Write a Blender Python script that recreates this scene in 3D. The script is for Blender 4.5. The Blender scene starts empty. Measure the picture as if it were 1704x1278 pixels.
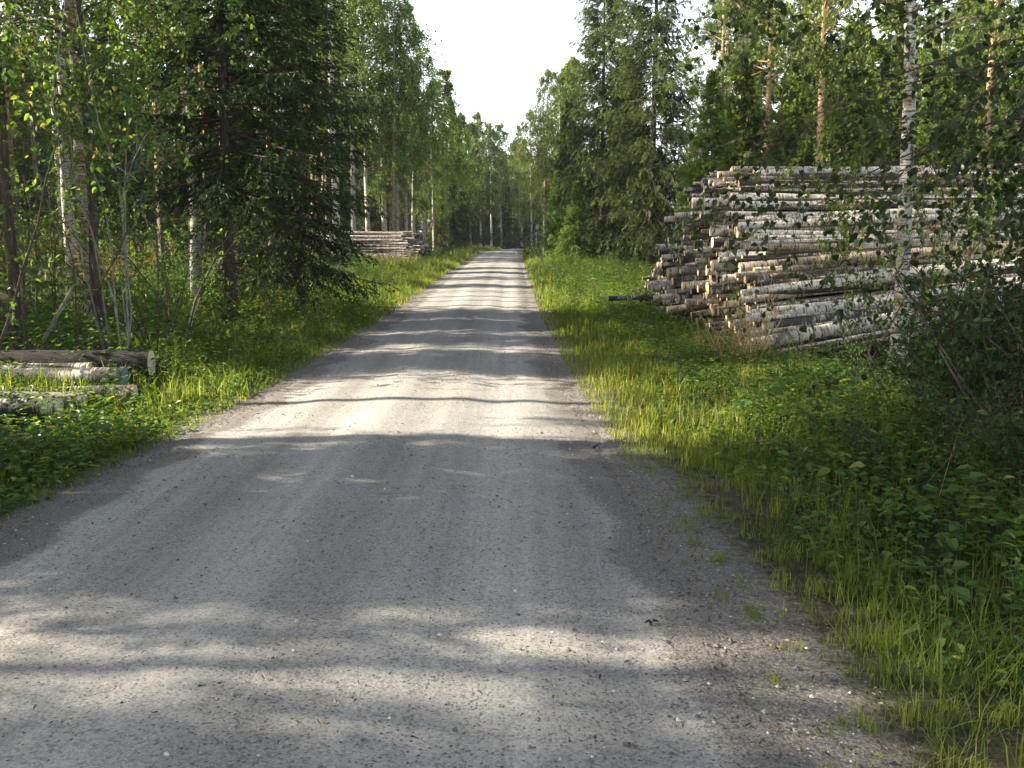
import bpy, math, random
import numpy as np
from mathutils import Vector
from mathutils.bvhtree import BVHTree

rng = np.random.default_rng(7)
random.seed(7)
sc = bpy.context.scene
C = sc.collection
PI = math.pi

# ------------------------------------------------------------------ camera model (photo 1704 x 1278)
F, CX, CY, H = 1600.0, 852.0, 639.0, 1.7
PITCH = math.radians(8.67)

def px_x(px, Y, z=0.0):
    dep = Y * math.cos(PITCH) + (H - z) * math.sin(PITCH)
    return (px - CX) / F * dep
def px_z(py, Y):
    return H - Y * math.tan(PITCH + math.atan((py - CY) / F))

# ------------------------------------------------------------------ terrain
RY = np.array([-12, 0, 5.5, 9.5, 20, 45, 80, 109, 125, 140, 155, 175, 220])
RL = np.array([-3.5, -3.2, -2.97, -2.68, -2.58, -2.95, -3.3, -3.5, -3.2, -1.2, 4.5, 14, 40])
RR = np.array([1.1, 1.02, .88, .70, .52, .58, .8, .95, 1.3, 3.6, 10, 21, 50])
_sy = np.linspace(-12, 220, 400)
_k = np.ones(9) / 9
def _sm(v):
    a = np.interp(_sy, RY, v); p = np.pad(a, 4, mode='edge'); return np.convolve(p, _k, 'valid')
_sl, _sr = _sm(RL), _sm(RR)
def EL(Y): return np.interp(Y, _sy, _sl)
def ER(Y): return np.interp(Y, _sy, _sr)
def sstep(a, b, x):
    t = np.clip((x - a) / (b - a), 0, 1); return t * t * (3 - 2 * t)
def T(X, Y):
    X = np.asarray(X, float); Y = np.asarray(Y, float)
    dl = EL(Y) - X; dr = X - ER(Y)
    z = np.zeros(np.broadcast(X, Y).shape)
    out = np.maximum(dl, dr)
    m = sstep(-.2, 1.2, out)
    z = z - .10 * np.exp(-((dl - 1.2) / .6) ** 2) - .10 * np.exp(-((dr - 1.3) / .7) ** 2)
    z = z + np.clip(.13 * (dl - 4), 0, 2.6) * sstep(10, 24, Y) + np.clip(.03 * (dr - 9), 0, 1.2)
    z = z + m * (.05 * np.sin(X * 1.3 + .7 * np.sin(Y * .9)) * np.cos(Y * 1.1) + .03 * np.sin(X * 3.1 + Y * 2.3))
    z = z + .045 * sstep(.1, 1.4, -out)
    return z
def Tz(x, y): return float(T(x, y))

# ------------------------------------------------------------------ geometry collector
def nrm(a): return a / np.maximum(np.linalg.norm(a, axis=-1, keepdims=True), 1e-9)
class Geo:
    def __init__(s): s.v = []; s.f = []; s.t = []; s.uv = []; s.n = 0
    def add(s, V, F_, tint=None, uv=None, mat=0, smooth=False):
        V = np.asarray(V, float).reshape(-1, 3); k = len(V)
        s.v.append(V)
        s.t.append(np.full(k, .5) if tint is None else np.asarray(tint, float).reshape(-1))
        s.uv.append(np.zeros((k, 2)) if uv is None else np.asarray(uv, float).reshape(-1, 2))
        for f in (F_ if isinstance(F_, list) else [F_]):
            s.f.append((np.asarray(f, int) + s.n, mat, smooth))
        s.n += k
    def mesh(s, name, mats):
        me = bpy.data.meshes.new(name)
        V = np.concatenate(s.v)
        loops = np.concatenate([f.reshape(-1) for f, _, _ in s.f])
        tot = np.concatenate([np.full(len(f), f.shape[1]) for f, _, _ in s.f])
        start = np.concatenate([[0], np.cumsum(tot)[:-1]])
        mi = np.concatenate([np.full(len(f), m) for f, m, _ in s.f])
        sh = np.concatenate([np.full(len(f), b) for f, _, b in s.f])
        me.vertices.add(len(V)); me.vertices.foreach_set('co', V.astype(np.float32).reshape(-1))
        me.loops.add(len(loops)); me.loops.foreach_set('vertex_index', loops.astype(np.int32))
        me.polygons.add(len(tot)); me.polygons.foreach_set('loop_start', start.astype(np.int32))
        me.polygons.foreach_set('material_index', mi.astype(np.int32))
        me.polygons.foreach_set('use_smooth', sh.astype(bool))
        a = me.attributes.new('tint', 'FLOAT', 'POINT'); a.data.foreach_set('value', np.concatenate(s.t).astype(np.float32))
        u = me.uv_layers.new(name='UVMap'); u.data.foreach_set('uv', np.concatenate(s.uv)[loops].astype(np.float32).reshape(-1))
        for m in mats: me.materials.append(m)
        me.update(calc_edges=True)
        return me

def tubes(g, P, R, S=5, mat=0, cap=False, tint=None):
    """N polylines (N,K,3) with radii (N,K) -> tapered tubes, u round, v along in metres."""
    N, K, _ = P.shape
    t = nrm(np.gradient(P, axis=1))
    ref = np.where(np.abs(t[:, :1, 2:3]) > .8, np.array([1., 0, 0]), np.array([0, 0, 1.]))
    u = nrm(ref - t * (t * ref).sum(-1, keepdims=True)); w = np.cross(t, u)
    a = np.linspace(0, 2 * PI, S + 1)
    V = P[:, :, None] + R[:, :, None, None] * (u[:, :, None] * np.cos(a)[:, None] + w[:, :, None] * np.sin(a)[:, None])
    seg = np.concatenate([np.zeros((N, 1)), np.cumsum(np.linalg.norm(np.diff(P, axis=1), axis=-1), 1)], 1)
    uv = np.zeros((N, K, S + 1, 2)); uv[..., 0] = a / (2 * PI) * 2 * PI * R.max(1)[:, None, None]; uv[..., 1] = seg[:, :, None]
    i = np.arange(N)[:, None, None] * K * (S + 1) + np.arange(K - 1)[None, :, None] * (S + 1) + np.arange(S)[None, None]
    Fq = np.stack([i, i + 1, i + S + 2, i + S + 1], -1).reshape(-1, 4)
    g.add(V, Fq, uv=uv, mat=mat, smooth=True, tint=None if tint is None else np.repeat(tint, K * (S + 1)))

def leaves(g, c, d, n, L, W, tint, hexa=True, mat=0, fold=.18, curl=.1):
    d = nrm(d); s = nrm(np.cross(d, n)); nn = np.cross(s, d)
    L = np.broadcast_to(np.asarray(L, float), (len(c),))[:, None]; W = np.broadcast_to(np.asarray(W, float), (len(c),))[:, None]
    k = len(c)
    if hexa:
        V = np.stack([c, c + d * L * .28 + s * W * .5 + nn * W * fold, c + d * L * .68 + s * W * .36 + nn * W * fold * .7 - nn * L * curl * .4,
                      c + d * L - nn * L * curl, c + d * L * .68 - s * W * .36 + nn * W * fold * .7 - nn * L * curl * .4, c + d * L * .28 - s * W * .5 + nn * W * fold], 1)
        b = np.arange(k)[:, None] * 6
        Fq = np.concatenate([b + [0, 1, 2, 3], b + [0, 3, 4, 5]])
        g.add(V, Fq, tint=np.repeat(tint, 6), mat=mat)
    else:
        V = np.stack([c, c + d * L * .45 + s * W * .5 + nn * W * fold, c + d * L - nn * L * curl, c + d * L * .45 - s * W * .5 + nn * W * fold], 1)
        g.add(V, np.arange(k)[:, None] * 4 + [0, 1, 2, 3], tint=np.repeat(tint, 4), mat=mat)

def grow(p0, d0, L, K, droop=0., wob=0., r=rng):
    N = len(p0); P = np.zeros((N, K, 3)); D = np.zeros((N, K, 3)); P[:, 0] = p0
    d = nrm(d0); D[:, 0] = d; st = (np.asarray(L) / (K - 1)).reshape(-1, 1)
    dr = np.broadcast_to(np.asarray(droop, float), (N,))[:, None]
    for k in range(1, K):
        d = nrm(d + np.array([0, 0, -1.]) * dr / (K - 1) + r.normal(0, wob, (N, 3)))
        P[:, k] = P[:, k - 1] + d * st; D[:, k] = d
    return P, D
def samp(P, t):
    """point at fraction t (N,M) of polylines (N,K,3)"""
    K = P.shape[1]; x = np.clip(t, 0, .9999) * (K - 1); i = x.astype(int); f = (x - i)[..., None]
    n = np.arange(len(P))[:, None]
    return P[n, i] * (1 - f) + P[n, i + 1] * f
def rv(n, r=rng): return nrm(r.normal(0, 1, (n, 3)))

# ------------------------------------------------------------------ materials
def mat_new(name):
    m = bpy.data.materials.new(name); m.use_nodes = True; nt = m.node_tree; nt.nodes.clear()
    out = nt.nodes.new('ShaderNodeOutputMaterial'); return m, nt, out
def nd(nt, t, **kw):
    n = nt.nodes.new(t)
    for k, v in kw.items():
        if k in n.inputs: n.inputs[k].default_value = v
        else: setattr(n, k, v)
    return n
def ramp(nt, src, stops):
    r = nt.nodes.new('ShaderNodeValToRGB'); e = r.color_ramp.elements
    while len(e) < len(stops): e.new(.5)
    for i, (p, c) in enumerate(stops): e[i].position = p; e[i].color = (*c, 1)
    nt.links.new(src, r.inputs[0]); return r.outputs[0]
def noise(nt, vec, scale, detail=4., rough=.55, **kw):
    n = nd(nt, 'ShaderNodeTexNoise', Scale=scale, Detail=detail, Roughness=rough)
    if vec is not None: nt.links.new(vec, n.inputs['Vector'])
    return n.outputs['Fac']
def mapping(nt, src, scale):
    m = nd(nt, 'ShaderNodeMapping'); m.inputs['Scale'].default_value = scale; nt.links.new(src, m.inputs['Vector']); return m.outputs[0]
def mixc(nt, f, a, b, mode='MIX'):
    m = nt.nodes.new('ShaderNodeMix'); m.data_type = 'RGBA'; m.blend_type = mode
    for sock, v in ((m.inputs[0], f), (m.inputs[6], a), (m.inputs[7], b)):
        if isinstance(v, bpy.types.NodeSocket): nt.links.new(v, sock)
        else: sock.default_value = v if isinstance(v, (int, float)) else (*v, 1)
    return m.outputs[2]

def leaf_mat(name, stops, trans, tcol_gain=1.7, rough=.5, spec=.35, hue=.02, bright=.25):
    m, nt, out = mat_new(name)
    at = nd(nt, 'ShaderNodeAttribute', attribute_name='tint')
    col = ramp(nt, at.outputs['Fac'], stops)
    oi = nt.nodes.new('ShaderNodeObjectInfo')
    hs = nt.nodes.new('ShaderNodeHueSaturation')
    mr = nd(nt, 'ShaderNodeMapRange'); mr.inputs[3].default_value = .5 - hue; mr.inputs[4].default_value = .5 + hue
    mv = nd(nt, 'ShaderNodeMapRange'); mv.inputs[3].default_value = 1 - bright; mv.inputs[4].default_value = 1 + bright
    nt.links.new(oi.outputs['Random'], mr.inputs[0]); nt.links.new(oi.outputs['Random'], mv.inputs[0])
    nt.links.new(mr.outputs[0], hs.inputs['Hue']); nt.links.new(mv.outputs[0], hs.inputs['Value']); nt.links.new(col, hs.inputs['Color'])
    p = nd(nt, 'ShaderNodeBsdfPrincipled', Roughness=rough); p.inputs['Specular IOR Level'].default_value = spec
    nt.links.new(hs.outputs[0], p.inputs['Base Color'])
    tr = nt.nodes.new('ShaderNodeBsdfTranslucent')
    tc = mixc(nt, 1.0, hs.outputs[0], (tcol_gain * 1.15, tcol_gain * 1.1, tcol_gain * .45), 'MULTIPLY')
    nt.links.new(tc, tr.inputs[0])
    mx = nt.nodes.new('ShaderNodeMixShader'); mx.inputs[0].default_value = trans
    nt.links.new(p.outputs[0], mx.inputs[1]); nt.links.new(tr.outputs[0], mx.inputs[2]); nt.links.new(mx.outputs[0], out.inputs[0])
    return m

M = {}
M['birch_leaf'] = leaf_mat('birch_leaf', [(0, (.042, .072, .015)), (.5, (.078, .125, .024)), (.9, (.13, .175, .035)), (1, (.24, .22, .045))], .44, tcol_gain=2.4)
M['broad_leaf'] = leaf_mat('broad_leaf', [(0, (.036, .07, .013)), (.5, (.065, .125, .022)), (.93, (.11, .18, .032)), (1, (.26, .22, .045))], .44, tcol_gain=2.4)
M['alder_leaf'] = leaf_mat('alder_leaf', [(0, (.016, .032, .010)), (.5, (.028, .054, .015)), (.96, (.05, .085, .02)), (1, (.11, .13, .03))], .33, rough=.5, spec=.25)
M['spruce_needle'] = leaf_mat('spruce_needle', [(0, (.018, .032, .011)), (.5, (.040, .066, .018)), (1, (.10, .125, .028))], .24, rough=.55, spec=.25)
M['spruce_lit_needle'] = leaf_mat('spruce_needle_sunlit', [(0, (.035, .054, .014)), (.5, (.058, .084, .019)), (1, (.185, .20, .037))], .30, rough=.55, spec=.25)  # spruce needles recoloured yellow-green to imitate sun on the crowns
M['young_needle'] = leaf_mat('young_needle', [(0, (.045, .075, .016)), (.5, (.095, .14, .026)), (1, (.18, .21, .04))], .36, tcol_gain=2.2, rough=.55, spec=.25)
M['pine_needle'] = leaf_mat('pine_needle', [(0, (.048, .078, .026)), (.5, (.082, .12, .038)), (1, (.15, .18, .05))], .32, tcol_gain=2.0, rough=.5, spec=.3)
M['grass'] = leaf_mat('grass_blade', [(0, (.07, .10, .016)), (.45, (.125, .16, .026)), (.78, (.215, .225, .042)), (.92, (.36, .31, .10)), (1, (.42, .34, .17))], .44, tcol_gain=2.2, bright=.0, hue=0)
M['dry'] = leaf_mat('dry_straw', [(0, (.28, .20, .10)), (1, (.55, .42, .22))], .35, tcol_gain=1.1, bright=.1)
M['bracken'] = leaf_mat('bracken_leaf', [(0, (.16, .085, .03)), (.6, (.26, .14, .045)), (1, (.34, .24, .07))], .35, tcol_gain=1.2)
M['herb'] = leaf_mat('herb_leaf', [(0, (.034, .07, .014)), (.5, (.065, .12, .021)), (.96, (.125, .18, .033)), (1, (.30, .24, .05))], .42, tcol_gain=1.9, bright=.12)

def bark_birch(name, wear=.0):
    m, nt, out = mat_new(name)
    uv = nt.nodes.new('ShaderNodeUVMap').outputs[0]
    geo = nt.nodes.new('ShaderNodeNewGeometry').outputs['Position']
    lent = noise(nt, mapping(nt, uv, (4, 30, 1)), 1.0, 6, .75)
    patch = noise(nt, mapping(nt, uv, (4, 2.6, 1)), 1.0, 4, .6)
    oi = nt.nodes.new('ShaderNodeObjectInfo')
    base = ramp(nt, noise(nt, geo, 3.5, 3), [(.28, (.30, .27, .23)), (.42, (.50, .47, .42)), (.55, (.68, .65, .58)), (.64, (.44, .33, .22)), (.76, (.30, .19, .11))])
    c = mixc(nt, ramp(nt, lent, [(.42 + wear * .05, (1, 1, 1)), (.49 + wear * .06, (0, 0, 0))]), base, (.045, .04, .036))
    c = mixc(nt, ramp(nt, patch, [(.34 + wear * .12, (1, 1, 1)), (.42 + wear * .14, (0, 0, 0))]), c, (.06, .052, .045))
    tn = ramp(nt, oi.outputs['Random'], [(0, (.58, .49, .39)), (.25, (.85, .78, .68)), (.5, (1.08, 1.04, .98)), (1, (.95, .95, .96))])
    c = mixc(nt, 1.0, c, tn, 'MULTIPLY')
    p = nd(nt, 'ShaderNodeBsdfPrincipled', Roughness=.7); p.inputs['Specular IOR Level'].default_value = .25
    nt.links.new(c, p.inputs['Base Color'])
    b = nd(nt, 'ShaderNodeBump', Strength=.5, Distance=.01); nt.links.new(lent, b.inputs['Height']); nt.links.new(b.outputs[0], p.inputs['Normal'])
    nt.links.new(p.outputs[0], out.inputs[0]); return m
def bark_rough(name, a, b_, sx=22, sy=3.5, strength=.9):
    m, nt, out = mat_new(name)
    uv = nt.nodes.new('ShaderNodeUVMap').outputs[0]
    n1 = noise(nt, mapping(nt, uv, (sx, sy, 1)), 1.0, 6, .65)
    c = ramp(nt, n1, [(.32, tuple(x * .45 for x in a)), (.5, a), (.72, b_)])
    p = nd(nt, 'ShaderNodeBsdfPrincipled', Roughness=.85); p.inputs['Specular IOR Level'].default_value = .2
    nt.links.new(c, p.inputs['Base Color'])
    b = nd(nt, 'ShaderNodeBump', Strength=strength, Distance=.02); nt.links.new(n1, b.inputs['Height']); nt.links.new(b.outputs[0], p.inputs['Normal'])
    nt.links.new(p.outputs[0], out.inputs[0]); return m
def bark_pine():
    m, nt, out = mat_new('pine_bark')
    uv = nt.nodes.new('ShaderNodeUVMap').outputs[0]
    n1 = noise(nt, mapping(nt, uv, (14, 4, 1)), 1.0, 6, .6)
    lo = ramp(nt, n1, [(.35, (.05, .04, .034)), (.7, (.20, .15, .115))]); hi = ramp(nt, n1, [(.3, (.22, .12, .06)), (.7, (.50, .33, .19))])
    sep = nt.nodes.new('ShaderNodeSeparateXYZ'); nt.links.new(nt.nodes.new('ShaderNodeTexCoord').outputs['Object'], sep.inputs[0])
    mr = nd(nt, 'ShaderNodeMapRange'); mr.inputs[1].default_value = 1.5; mr.inputs[2].default_value = 5.5; nt.links.new(sep.outputs[2], mr.inputs[0])
    p = nd(nt, 'ShaderNodeBsdfPrincipled', Roughness=.85); p.inputs['Specular IOR Level'].default_value = .2
    nt.links.new(mixc(nt, mr.outputs[0], lo, hi), p.inputs['Base Color'])
    b = nd(nt, 'ShaderNodeBump', Strength=.8, Distance=.02); nt.links.new(n1, b.inputs['Height']); nt.links.new(b.outputs[0], p.inputs['Normal'])
    nt.links.new(p.outputs[0], out.inputs[0]); return m
def wood_cut(name, a, b_):
    m, nt, out = mat_new(name)
    tc = nt.nodes.new('ShaderNodeTexCoord').outputs['Object']
    w = nd(nt, 'ShaderNodeTexWave', Scale=18., Distortion=1.5, Detail=2.); w.wave_type = 'RINGS'; w.rings_direction = 'X'
    nt.links.new(tc, w.inputs['Vector'])
    c = ramp(nt, w.outputs['Fac'], [(0, a), (1, b_)])
    st = noise(nt, tc, 9, 3)
    c = mixc(nt, ramp(nt, st, [(.45, (0, 0, 0)), (.75, (.6, .6, .6))]), c, tuple(x * .6 for x in a))
    p = nd(nt, 'ShaderNodeBsdfPrincipled', Roughness=.75); p.inputs['Specular IOR Level'].default_value = .2
    nt.links.new(c, p.inputs['Base Color']); nt.links.new(p.outputs[0], out.inputs[0]); return m
M['birch_bark'] = bark_birch('birch_bark')
M['birch_bark_worn'] = bark_birch('birch_bark_worn', 1.0)
M['dark_bark'] = bark_rough('dark_bark', (.075, .055, .042), (.15, .125, .105))
M['log_dark'] = bark_rough('log_dark_bark', (.032, .026, .021), (.075, .06, .048), 26, 6, 1.0)
M['grey_bark'] = bark_rough('grey_bark', (.20, .18, .155), (.34, .32, .28), 18, 5, .4)
M['twig'] = bark_rough('twig_bark', (.07, .05, .04), (.13, .10, .08), 30, 6, .3)
M['pine_bark'] = bark_pine()
M['wood'] = wood_cut('cut_wood', (.60, .44, .26), (.72, .57, .37))
M['wood_orange'] = wood_cut('cut_wood_orange', (.50, .30, .14), (.62, .42, .22))
M['wood_pale'] = wood_cut('cut_wood_pale', (.66, .52, .36), (.76, .64, .47))
M['wood_blue'] = wood_cut('painted_end', (.10, .19, .19), (.17, .28, .27))

def ground_mat():
    m, nt, out = mat_new('forest_floor')
    geo = nt.nodes.new('ShaderNodeNewGeometry').outputs['Position']
    big = noise(nt, geo, .6, 5); fine = noise(nt, geo, 14, 6, .7); vf = noise(nt, geo, 70, 4, .7)
    soil = ramp(nt, fine, [(.3, (.035, .027, .018)), (.55, (.085, .065, .042)), (.75, (.16, .125, .085))])
    green = ramp(nt, fine, [(.3, (.018, .03, .010)), (.7, (.06, .085, .025))])
    c = mixc(nt, ramp(nt, big, [(.42, (0, 0, 0)), (.6, (1, 1, 1))]), soil, green)
    at = nd(nt, 'ShaderNodeAttribute', attribute_name='tint').outputs['Fac']
    grav = ramp(nt, vf, [(.3, (.075, .064, .054)), (.5, (.20, .178, .15)), (.72, (.38, .34, .29))])
    ad = nd(nt, 'ShaderNodeMath', operation='ADD'); nt.links.new(at, ad.inputs[0])
    sb = nd(nt, 'ShaderNodeMath', operation='MULTIPLY_ADD'); sb.inputs[1].default_value = 1.1; sb.inputs[2].default_value = -.55; nt.links.new(fine, sb.inputs[0]); nt.links.new(sb.outputs[0], ad.inputs[1])
    c = mixc(nt, ramp(nt, ad.outputs[0], [(.3, (0, 0, 0)), (.75, (1, 1, 1))]), c, grav)
    p = nd(nt, 'ShaderNodeBsdfPrincipled', Roughness=.95); p.inputs['Specular IOR Level'].default_value = .1
    nt.links.new(c, p.inputs['Base Color'])
    b = nd(nt, 'ShaderNodeBump', Strength=.9, Distance=.03); nt.links.new(fine, b.inputs['Height'])
    b2 = nd(nt, 'ShaderNodeBump', Strength=.6, Distance=.01); nt.links.new(vf, b2.inputs['Height']); nt.links.new(b.outputs[0], b2.inputs['Normal'])
    nt.links.new(b2.outputs[0], p.inputs['Normal'])
    nt.links.new(p.outputs[0], out.inputs[0]); return m
def road_mat():
    m, nt, out = mat_new('gravel_road')
    uv = nt.nodes.new('ShaderNodeUVMap').outputs[0]
    streak = noise(nt, mapping(nt, uv, (3.2, .10, 1)), 1.0, 5, .6)
    streak2 = noise(nt, mapping(nt, uv, (11, .22, 1)), 1.0, 3, .6)
    blot = noise(nt, mapping(nt, uv, (1, .7, 1)), 1.1, 5, .6)
    fine = noise(nt, uv, 90, 5, .75); mid = noise(nt, uv, 24, 4, .7)
    vo = nd(nt, 'ShaderNodeTexVoronoi', Scale=58.); nt.links.new(uv, vo.inputs['Vector'])
    vo2 = nd(nt, 'ShaderNodeTexVoronoi', Scale=95.); nt.links.new(uv, vo2.inputs['Vector'])
    base = ramp(nt, streak, [(.36, (.19, .176, .16)), (.5, (.335, .313, .278)), (.62, (.48, .45, .40))])
    base = mixc(nt, .5, base, ramp(nt, streak2, [(.35, (.25, .232, .208)), (.65, (.50, .467, .41))]))
    su = nt.nodes.new('ShaderNodeSeparateXYZ'); nt.links.new(uv, su.inputs[0])
    wob = nd(nt, 'ShaderNodeMath', operation='MULTIPLY_ADD'); wob.inputs[1].default_value = .35; nt.links.new(noise(nt, mapping(nt, uv, (.8, .12, 1)), 1.0, 3), wob.inputs[0]); nt.links.new(su.outputs[0], wob.inputs[2])
    mrr = nd(nt, 'ShaderNodeMapRange'); mrr.inputs[1].default_value = -2.2; mrr.inputs[2].default_value = 2.6; nt.links.new(wob.outputs[0], mrr.inputs[0])
    K0, K1, K2 = (.55, .535, .51), (1, .99, .96), (1.32, 1.31, 1.27)
    trk = ramp(nt, mrr.outputs[0], [(.10, K0), (.18, K2), (.25, K1), (.33, K0), (.40, K2), (.46, K1), (.52, K0), (.60, K1), (.68, K2), (.74, K1), (.80, K0), (.90, K1)])
    base = mixc(nt, .85, base, trk, 'MULTIPLY')
    base = mixc(nt, .35, base, ramp(nt, blot, [(.3, (.27, .255, .225)), (.7, (.48, .45, .39))]))
    base = mixc(nt, .45, base, ramp(nt, fine, [(.28, (.09, .083, .075)), (.5, (.33, .307, .27)), (.75, (.58, .54, .47))]))
    sepc = nt.nodes.new('ShaderNodeSeparateColor'); nt.links.new(vo.outputs['Color'], sepc.inputs[0])
    # loose stones: some voronoi cells, more of them where the streaks are dark
    thr = nd(nt, 'ShaderNodeMath', operation='MULTIPLY_ADD'); thr.inputs[1].default_value = -2.4; thr.inputs[2].default_value = 1.42; nt.links.new(streak, thr.inputs[0])
    te = nd(nt, 'ShaderNodeMath', operation='MULTIPLY_ADD'); te.inputs[1].default_value = .45; nt.links.new(nd(nt, 'ShaderNodeAttribute', attribute_name='tint').outputs['Fac'], te.inputs[0]); nt.links.new(thr.outputs[0], te.inputs[2])
    lt = nd(nt, 'ShaderNodeMath', operation='LESS_THAN'); nt.links.new(sepc.outputs[0], lt.inputs[0]); nt.links.new(te.outputs[0], lt.inputs[1])
    cell = ramp(nt, vo.outputs['Distance'], [(.25, (1, 1, 1)), (.36, (0, 0, 0))])
    sm = nd(nt, 'ShaderNodeMath', operation='MULTIPLY'); nt.links.new(lt.outputs[0], sm.inputs[0]); nt.links.new(cell, sm.inputs[1])
    ed = nd(nt, 'ShaderNodeAttribute', attribute_name='tint').outputs['Fac']
    ea = nd(nt, 'ShaderNodeMath', operation='MULTIPLY_ADD'); ea.inputs[1].default_value = .9; nt.links.new(mid, ea.inputs[0]); nt.links.new(ed, ea.inputs[2])
    loose = ramp(nt, fine, [(.3, (.075, .064, .054)), (.5, (.20, .178, .15)), (.72, (.38, .34, .29))])
    base = mixc(nt, ramp(nt, ea.outputs[0], [(.75, (0, 0, 0)), (1.0, (1, 1, 1))]), base, loose)
    stone = ramp(nt, sepc.outputs[1], [(0, (.07, .066, .062)), (.6, (.16, .15, .138)), (1, (.40, .37, .33))])
    smf = nd(nt, 'ShaderNodeMath', operation='MULTIPLY'); smf.inputs[1].default_value = .8; nt.links.new(sm.outputs[0], smf.inputs[0])
    base = mixc(nt, smf.outputs[0], base, stone)
    sp2 = nt.nodes.new('ShaderNodeSeparateColor'); nt.links.new(vo2.outputs['Color'], sp2.inputs[0])
    grit = ramp(nt, sp2.outputs[0], [(0, (.45, .45, .45)), (.25, (.8, .8, .8)), (.6, (1, 1, 1)), (1, (1.15, 1.13, 1.1))])
    base = mixc(nt, .75, base, grit, 'MULTIPLY')
    p = nd(nt, 'ShaderNodeBsdfPrincipled', Roughness=.92); p.inputs['Specular IOR Level'].default_value = .15
    nt.links.new(base, p.inputs['Base Color'])
    b = nd(nt, 'ShaderNodeBump', Strength=.5, Distance=.012); nt.links.new(mid, b.inputs['Height'])
    b1 = nd(nt, 'ShaderNodeBump', Strength=.55, Distance=.006); nt.links.new(fine, b1.inputs['Height']); nt.links.new(b.outputs[0], b1.inputs['Normal'])
    b2 = nd(nt, 'ShaderNodeBump', Strength=.8, Distance=.012); nt.links.new(sm.outputs[0], b2.inputs['Height']); nt.links.new(b1.outputs[0], b2.inputs['Normal'])
    nt.links.new(b2.outputs[0], p.inputs['Normal']); nt.links.new(p.outputs[0], out.inputs[0]); return m
def stone_mat():
    m, nt, out = mat_new('pebble')
    at = nd(nt, 'ShaderNodeAttribute', attribute_name='tint').outputs['Fac']
    c = ramp(nt, at, [(0, (.06, .056, .052)), (.45, (.13, .12, .11)), (.85, (.28, .26, .235)), (1, (.5, .48, .45))])
    p = nd(nt, 'ShaderNodeBsdfPrincipled', Roughness=.85); nt.links.new(c, p.inputs['Base Color']); nt.links.new(p.outputs[0], out.inputs[0]); return m
M['ground'] = ground_mat(); M['road'] = road_mat(); M['stone'] = stone_mat()

# ------------------------------------------------------------------ object helpers
def link(name, data, parent=None, loc=(0, 0, 0), rot=(0, 0, 0), scale=(1, 1, 1)):
    o = bpy.data.objects.new(name, data); C.objects.link(o)
    if parent is not None: o.parent = parent
    o.location = loc; o.rotation_euler = rot; o.scale = scale; return o
def tag(o, label, cat, group=None, kind=None):
    o['label'] = label
    if cat: o['category'] = cat
    if group: o['group'] = group
    if kind: o['kind'] = kind
    return o
def structure(name, me, label=None):
    o = link(name, me); o['kind'] = 'structure'
    if label: o['label'] = label
    return o

# ------------------------------------------------------------------ ground and road
def grid_faces(a, b):
    i = np.arange(a - 1)[:, None] * b + np.arange(b - 1)[None]
    return np.stack([i, i + 1, i + b + 1, i + b], -1).reshape(-1, 4)
xs = np.concatenate([np.linspace(-420, -45, 14), np.arange(-40, -12, 1.), np.arange(-12, 12, .2), np.arange(12, 41, 1.), np.linspace(45, 420, 14)])
ys = np.concatenate([np.linspace(-60, -6, 8), np.arange(-5, 30, .25), np.arange(30, 70, .5), np.arange(70, 200, 2.), np.linspace(205, 620, 14)])
GX, GY = np.meshgrid(xs, ys)
out_d = np.maximum(EL(GY) - GX, GX - ER(GY))
gz = T(GX, GY)
gz = np.where(out_d < -.15, gz - .05, gz)
g = Geo(); g.add(np.stack([GX, GY, gz], -1), grid_faces(len(ys), len(xs))[:, ::1], tint=(1 - sstep(.05, .75, out_d)) * 1.0, smooth=True)
structure('ground', g.mesh('ground', [M['ground']]), 'forest floor of soil, litter and moss beside the gravel road')

ry = np.concatenate([np.arange(-8, 30, .15), np.arange(30, 80, .4), np.arange(80, 200, 1.)])
ru = np.linspace(0, 1, 34)
wl = EL(ry) + .07 * np.sin(ry * 2.1) * np.sin(ry * .83 + 1) + .05 * np.sin(ry * 5.3) + rng.normal(0, .02, len(ry))
wr = ER(ry) + .08 * np.sin(ry * 1.7 + 2) * np.sin(ry * .61) + .05 * np.sin(ry * 4.7) + rng.normal(0, .02, len(ry))
RX = wl[:, None] * (1 - ru) + wr[:, None] * ru; RYY = np.repeat(ry[:, None], len(ru), 1)
cross = RX - (EL(ry) + ER(ry))[:, None] / 2
rz = T(RX, RYY) + .006
rz += -.012 * np.exp(-((cross - .78) / .22) ** 2) - .012 * np.exp(-((cross + .72) / .22) ** 2) + .006 * np.sin(RX * 9 + .3 * np.sin(RYY * .4)) 
rz += .007 * np.sin(RX * 2.3 + 1.1 * np.sin(RYY * 1.7)) * np.sin(RYY * 2.9 + RX) + .004 * np.sin(RX * 6.1 + RYY * 1.3) * np.sin(RYY * 7.3)
rz[:, 0] = T(RX[:, 0], ry) - .012; rz[:, -1] = T(RX[:, -1], ry) - .012
g = Geo(); g.add(np.stack([RX, RYY, rz], -1), grid_faces(len(ry), len(ru)), uv=np.stack([cross, RYY], -1), tint=1 - sstep(.0, .55, np.minimum(RX - wl[:, None], wr[:, None] - RX)), smooth=True)
structure('road', g.mesh('road', [M['road']]), 'straight grey gravel forest road with faint wheel tracks')

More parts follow.
